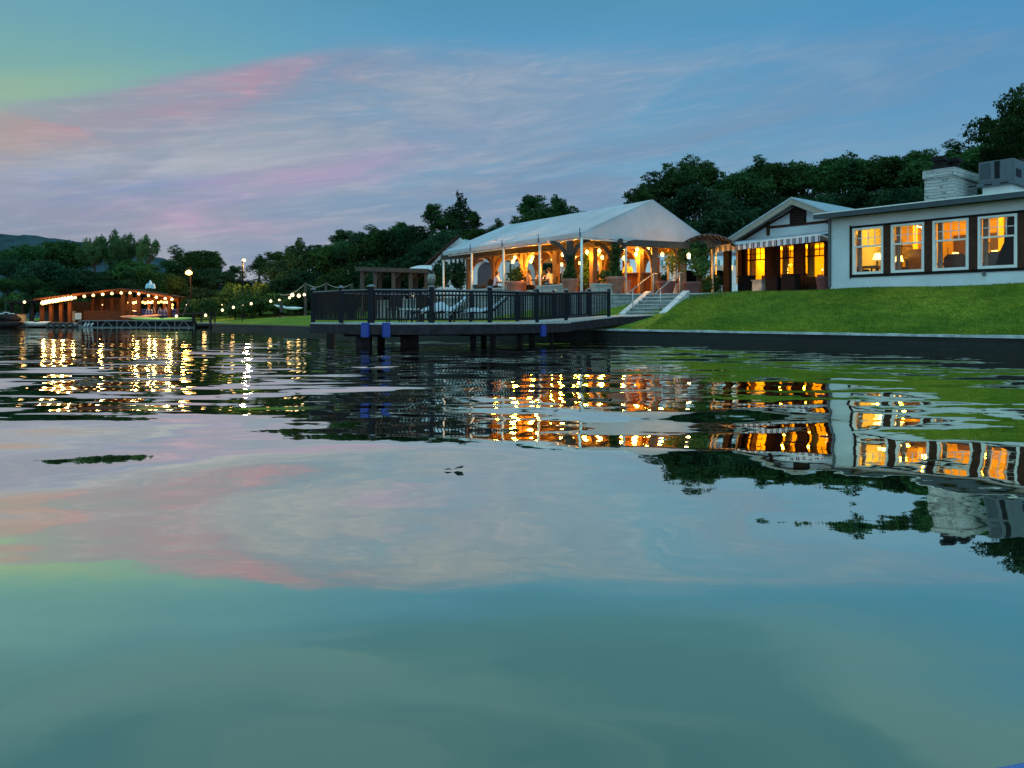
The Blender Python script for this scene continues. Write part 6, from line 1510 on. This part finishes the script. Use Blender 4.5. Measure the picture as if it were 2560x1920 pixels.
TR = [
 # left shore
 ('oak0', 62, 598, 92, 150, GA, 1.0), ('dark0', 25, 640, 84, 80, GA, .9), ('oak1', 165, 588, 96, 130, GA, 1.0), ('dark1', 110, 640, 84, 150, GA, .8), ('willow0', 235, 582, 92, 90, GA, 1.1), ('willow1', 278, 575, 94, 100, GA, 1.2), ('willow0', 318, 573, 92, 86, GA, 1.2),
 ('willow1', 372, 585, 90, 76, GA, 1.2), ('oak2', 425, 680, 82, 90, GA, .9), ('oak0', 330, 640, 84, 150, GA, .8), ('dark0', 232, 665, 80, 150, GA, .8), ('dark1', 300, 690, 78, 130, GA, .8), ('oak1', 160, 690, 79, 120, GA, .7), ('oak2', 75, 690, 78, 90, GA, .8), ('bush0', 45, 722, 76, 60, GA, .8),
 ('airy0', 455, 612, 96, 110, GA, .95), ('oak1', 510, 616, 96, 110, GA, .9), ('dark0', 470, 655, 90, 150, GA, .8), ('dark1', 540, 662, 90, 100, GA, .9), ('oak0', 400, 672, 88, 120, GA, .8), ('dark0', 385, 715, 78, 120, GA, .7), ('dark1', 490, 710, 84, 110, GA, .7), ('oak2', 120, 725, 76, 110, GA, .6), ('bush0', 200, 732, 76, 90, GA, .7),
 ('oak0', 15, 690, 80, 60, GA, .9),
 # middle
 ('airy1', 585, 658, 104, 60, GB, .9), ('dark1', 600, 690, 98, 90, GB, .8), ('airy0', 648, 634, 100, 90, GB, .8), ('airy1', 690, 622, 96, 80, GB, .8), ('airy0', 745, 594, 92, 120, GB, .9), ('dark0', 700, 640, 88, 140, GB, .8), ('dark1', 790, 602, 86, 150, GB, .9), ('oak0', 850, 590, 84, 150, GB, .9),
 ('airy1', 855, 566, 88, 90, GB, .8), ('dark0', 915, 572, 80, 150, GB, .9), ('oak1', 965, 562, 78, 150, GB, .9), ('dark1', 1020, 552, 76, 160, GB, .9), ('airy0', 940, 560, 82, 100, GB, .7), ('airy1', 1005, 548, 80, 100, GB, .7),
 ('dark1', 760, 660, 80, 170, GB, .8), ('oak2', 860, 660, 76, 180, GB, .8), ('dark0', 955, 640, 70, 170, GB, .9), ('dark1', 1040, 620, 68, 160, GB, .9), ('oak0', 690, 700, 82, 130, GB, .7), ('dark0', 650, 710, 84, 100, GB, .7),
 ('dark1', 780, 712, 74, 130, GB, .6), ('oak0', 870, 712, 70, 140, GB, .6),
 ('airy1', 1078, 500, 74, 80, GB, 1.0), ('spire0', 1150, 483, 74, 100, GB, 1.2), ('airy0', 1110, 515, 74, 100, GB, 1.0), ('airy1', 1185, 520, 73, 70, GB, 1.1), ('dark0', 1120, 560, 71, 150, GB, 1.0), ('oak1', 1195, 560, 70, 130, GB, .9), ('dark1', 1080, 590, 66, 130, GB, 1.0),
 ('airy0', 1250, 545, 72, 70, GB, .9), ('airy1', 1325, 476, 72, 110, GB, .9), ('airy0', 1390, 482, 72, 110, GB, .9), ('oak2', 1350, 510, 70, 150, GB, .9), ('dark0', 1290, 560, 68, 140, GB, .9), ('dark1', 1440, 520, 70, 130, GB, .9), ('oak0', 1420, 600, 66, 150, GB, .8),
 ('dark0', 1330, 640, 64, 140, GB, .7), ('dark1', 1230, 630, 64, 140, GB, .8),
 # right hillside
 ('airy0', 1700, 384, 60, 190, GC, .85), ('airy1', 1760, 392, 60, 150, GC, .8), ('oak0', 1660, 430, 60, 190, GC, .9), ('airy1', 1610, 468, 58, 70, GC, .9), ('dark0', 1750, 450, 56, 200, GC, .9), ('oak2', 1850, 420, 58, 170, GC, .9), ('oak1', 1930, 395, 62, 170, GC, .9), ('airy0', 1905, 388, 63, 120, GC, .8),
 ('oak0', 2010, 392, 62, 180, GC, .9), ('airy1', 2070, 386, 64, 120, GC, .8), ('oak2', 2110, 380, 60, 190, GC, .9), ('airy0', 2170, 388, 62, 120, GC, .8), ('oak1', 2225, 378, 58, 180, GC, .9), ('airy1', 2290, 362, 58, 140, GC, .9), ('oak0', 2330, 372, 56, 190, GC, .9), ('oak2', 2420, 366, 54, 190, GC, .9), ('airy0', 2400, 345, 56, 130, GC, .8),
 ('dark1', 1620, 530, 58, 190, GC, .9), ('dark0', 1700, 540, 54, 200, GC, .9), ('dark1', 1830, 500, 54, 200, GC, .9), ('dark0', 1940, 470, 56, 210, GC, .9), ('dark1', 2050, 465, 56, 210, GC, .9), ('dark0', 2160, 460, 54, 210, GC, .9), ('dark1', 2260, 450, 52, 200, GC, .9), ('oak1', 2370, 450, 52, 190, GC, .9),
 ('dark0', 1560, 590, 60, 150, GC, .8), ('dark1', 1790, 590, 54, 160, GC, .8), ('oak0', 1500, 610, 62, 130, GC, .7),
 ('oak2', 2500, 330, 52, 190, GC, 1.0), ('dark0', 2540, 400, 50, 200, GC, 1.0), ('oak1', 2470, 420, 51, 150, GC, 1.0),
]
kinds = {'o': 'broad leafy tree', 'd': 'dark dense tree', 'a': 'loose open crowned tree', 'w': 'pale wispy willow', 's': 'pointed narrow tree', 'b': 'low round bush'}
def where(px_, ptop):
    if px_ < 120: w_ = 'far left shore before the hill'
    elif px_ < 440: w_ = 'shore behind the glowing boathouse'
    elif px_ < 560: w_ = 'shore by the orange street lamp'
    elif px_ < 760: w_ = 'rise behind the lamp post'
    elif px_ < 1060: w_ = 'wood above the pergola'
    elif px_ < 1215: w_ = 'wood left of the marquee roof'
    elif px_ < 1500: w_ = 'wood just behind the marquee ridge'
    elif px_ < 1800: w_ = 'hillside between marquee and gable'
    elif px_ < 2150: w_ = 'hillside above the gabled house'
    elif px_ < 2400: w_ = 'hillside behind the stone chimney'
    else: w_ = 'hillside above the rooftop unit'
    return w_
cnt = {}
for (key, px_, ptop, Z, wpx, grp, sq) in TR:
    k_ = (key[0], where(px_, ptop)); cnt.setdefault(k_, []).append((ptop, px_))
ordw = ['tallest', 'second tallest', 'third tallest', 'fourth tallest', 'fifth tallest', 'sixth tallest', 'seventh tallest', 'eighth tallest', 'ninth tallest', 'tenth tallest']
for (key, px_, ptop, Z, wpx, grp, sq) in TR:
    k_ = (key[0], where(px_, ptop)); lst = sorted(cnt[k_]); i = lst.index((ptop, px_))
    lab = ((ordw[i] + ' ') if len(lst) > 1 else '') + kinds[key[0]] + ' on the ' + k_[1]
    nm = {'w': 'willow_tree', 'b': 'bush'}.get(key[0], 'tree')
    tree(key, px_, ptop, Z, wpx, lab, grp, sq, nm, 'bush' if key[0] == 'b' else 'tree')
tree('big0', 2575, 178, 40, 330, 'tallest tree with open ragged crown at the right edge above the rooftop unit', GC, 1.05)
tree('oak2', 2590, 235, 44, 240, 'broad tree filling in behind the tallest one at the right edge', GC, 1.0)
# undergrowth and orange lit bushes
for k, (px_, pt_, Z, w_, lab) in enumerate([(575, 694, 80.5, 60, 'orange lit bush left of the lamp post'), (610, 698, 80, 60, 'orange lit bush at the foot of the lamp post'), (650, 693, 80.5, 56, 'orange lit bush right of the lamp post'), (630, 715, 78, 80, 'green bush below the orange lit ones'), (588, 735, 76, 46, 'small round bush on the lawn edge, left one'), (612, 727, 75, 60, 'round bush on the lawn edge, right one'), (690, 722, 77, 90, 'wide bush behind the strung lamps'), (740, 728, 76, 80, 'bush above the brightest strung lamps'), (530, 735, 79, 70, 'low scrub on the far lawn edge, right one'), (470, 738, 79, 80, 'low scrub on the far lawn edge, left one')]):
    tree('bush0', px_, pt_, Z, w_, lab, 'bushes along the top of the left lawn', .8, 'bush', 'bush')
for k in range(15):
    px_ = 30 + k * 52; Z = 83 + (k * 37 % 7) * .8
    tree('bush0', px_, 722 - (k * 53 % 17), Z, 78 + (k * 29 % 23), words[k % 17] + ' dark thicket from the left among the trunks along the far shore', 'dark thickets under the trees of the far shore', .8, 'bush', 'bush')
# ------------------------------------------------------------------ things on the water
me = None
t = thing('floating_leaf', 'small curled dark leaf floating on the open water', 'leaf', (-.78, 5.1 * .8, .01))
p = Vector(((1133 - 1280) / F * 4.12, 4.12, .012))
M_dleaf = mat('wet_leaf', (.05, .06, .03), .4, var=.5, vscale=40)
MB().add([(p.x - .055, p.y, .006), (p.x - .03, p.y - .02, .014), (p.x + .0, p.y, .008), (p.x - .03, p.y + .02, .012)], [(0, 1, 2, 3)]).build('blade', M_dleaf, t)
MB().add([(p.x, p.y, .008), (p.x + .025, p.y - .02, .026), (p.x + .058, p.y, .03), (p.x + .05, p.y + .02, .012), (p.x + .02, p.y + .025, .008)], [(0, 1, 2, 3, 4)]).build('curled_blade', M_dleaf, t)
# bow of a blue kayak, lower right corner
kt = thing('blue_kayak', 'bright blue rounded kayak bow just entering the lower right corner', 'kayak', (1.3, .75, 0))
f = Frame(.575, .925, (1, 0), (0, 1)); n = 26; k_ = 12; vs = []
for i in range(n + 1):
    s_ = i / n; x_ = s_ * 2.6; w_ = .25 * math.sin(math.pi * min(1, max(0, .01 + s_ * .98))) ** .25; hh = .05 + .12 * math.sin(math.pi * s_) ** .5
    for j in range(k_):
        th = 2 * math.pi * j / k_; vs.append((x_, math.cos(th) * w_, .105 + math.sin(th) * hh + .06 * (1 - s_) ** 2))
MB(f).add(vs, [(i * k_ + j, i * k_ + (j + 1) % k_, (i + 1) * k_ + (j + 1) % k_, (i + 1) * k_ + j) for i in range(n) for j in range(k_)] + [tuple(range(k_)), tuple(reversed(range(n * k_, (n + 1) * k_)))]).build('hull', M_kayak, kt, True)
MB(f).lathe((1.3, 0, .27), [(.26, 0), (.28, .03), (.24, .04)], 16, (1, .8)).build('cockpit_rim', M_black, kt)
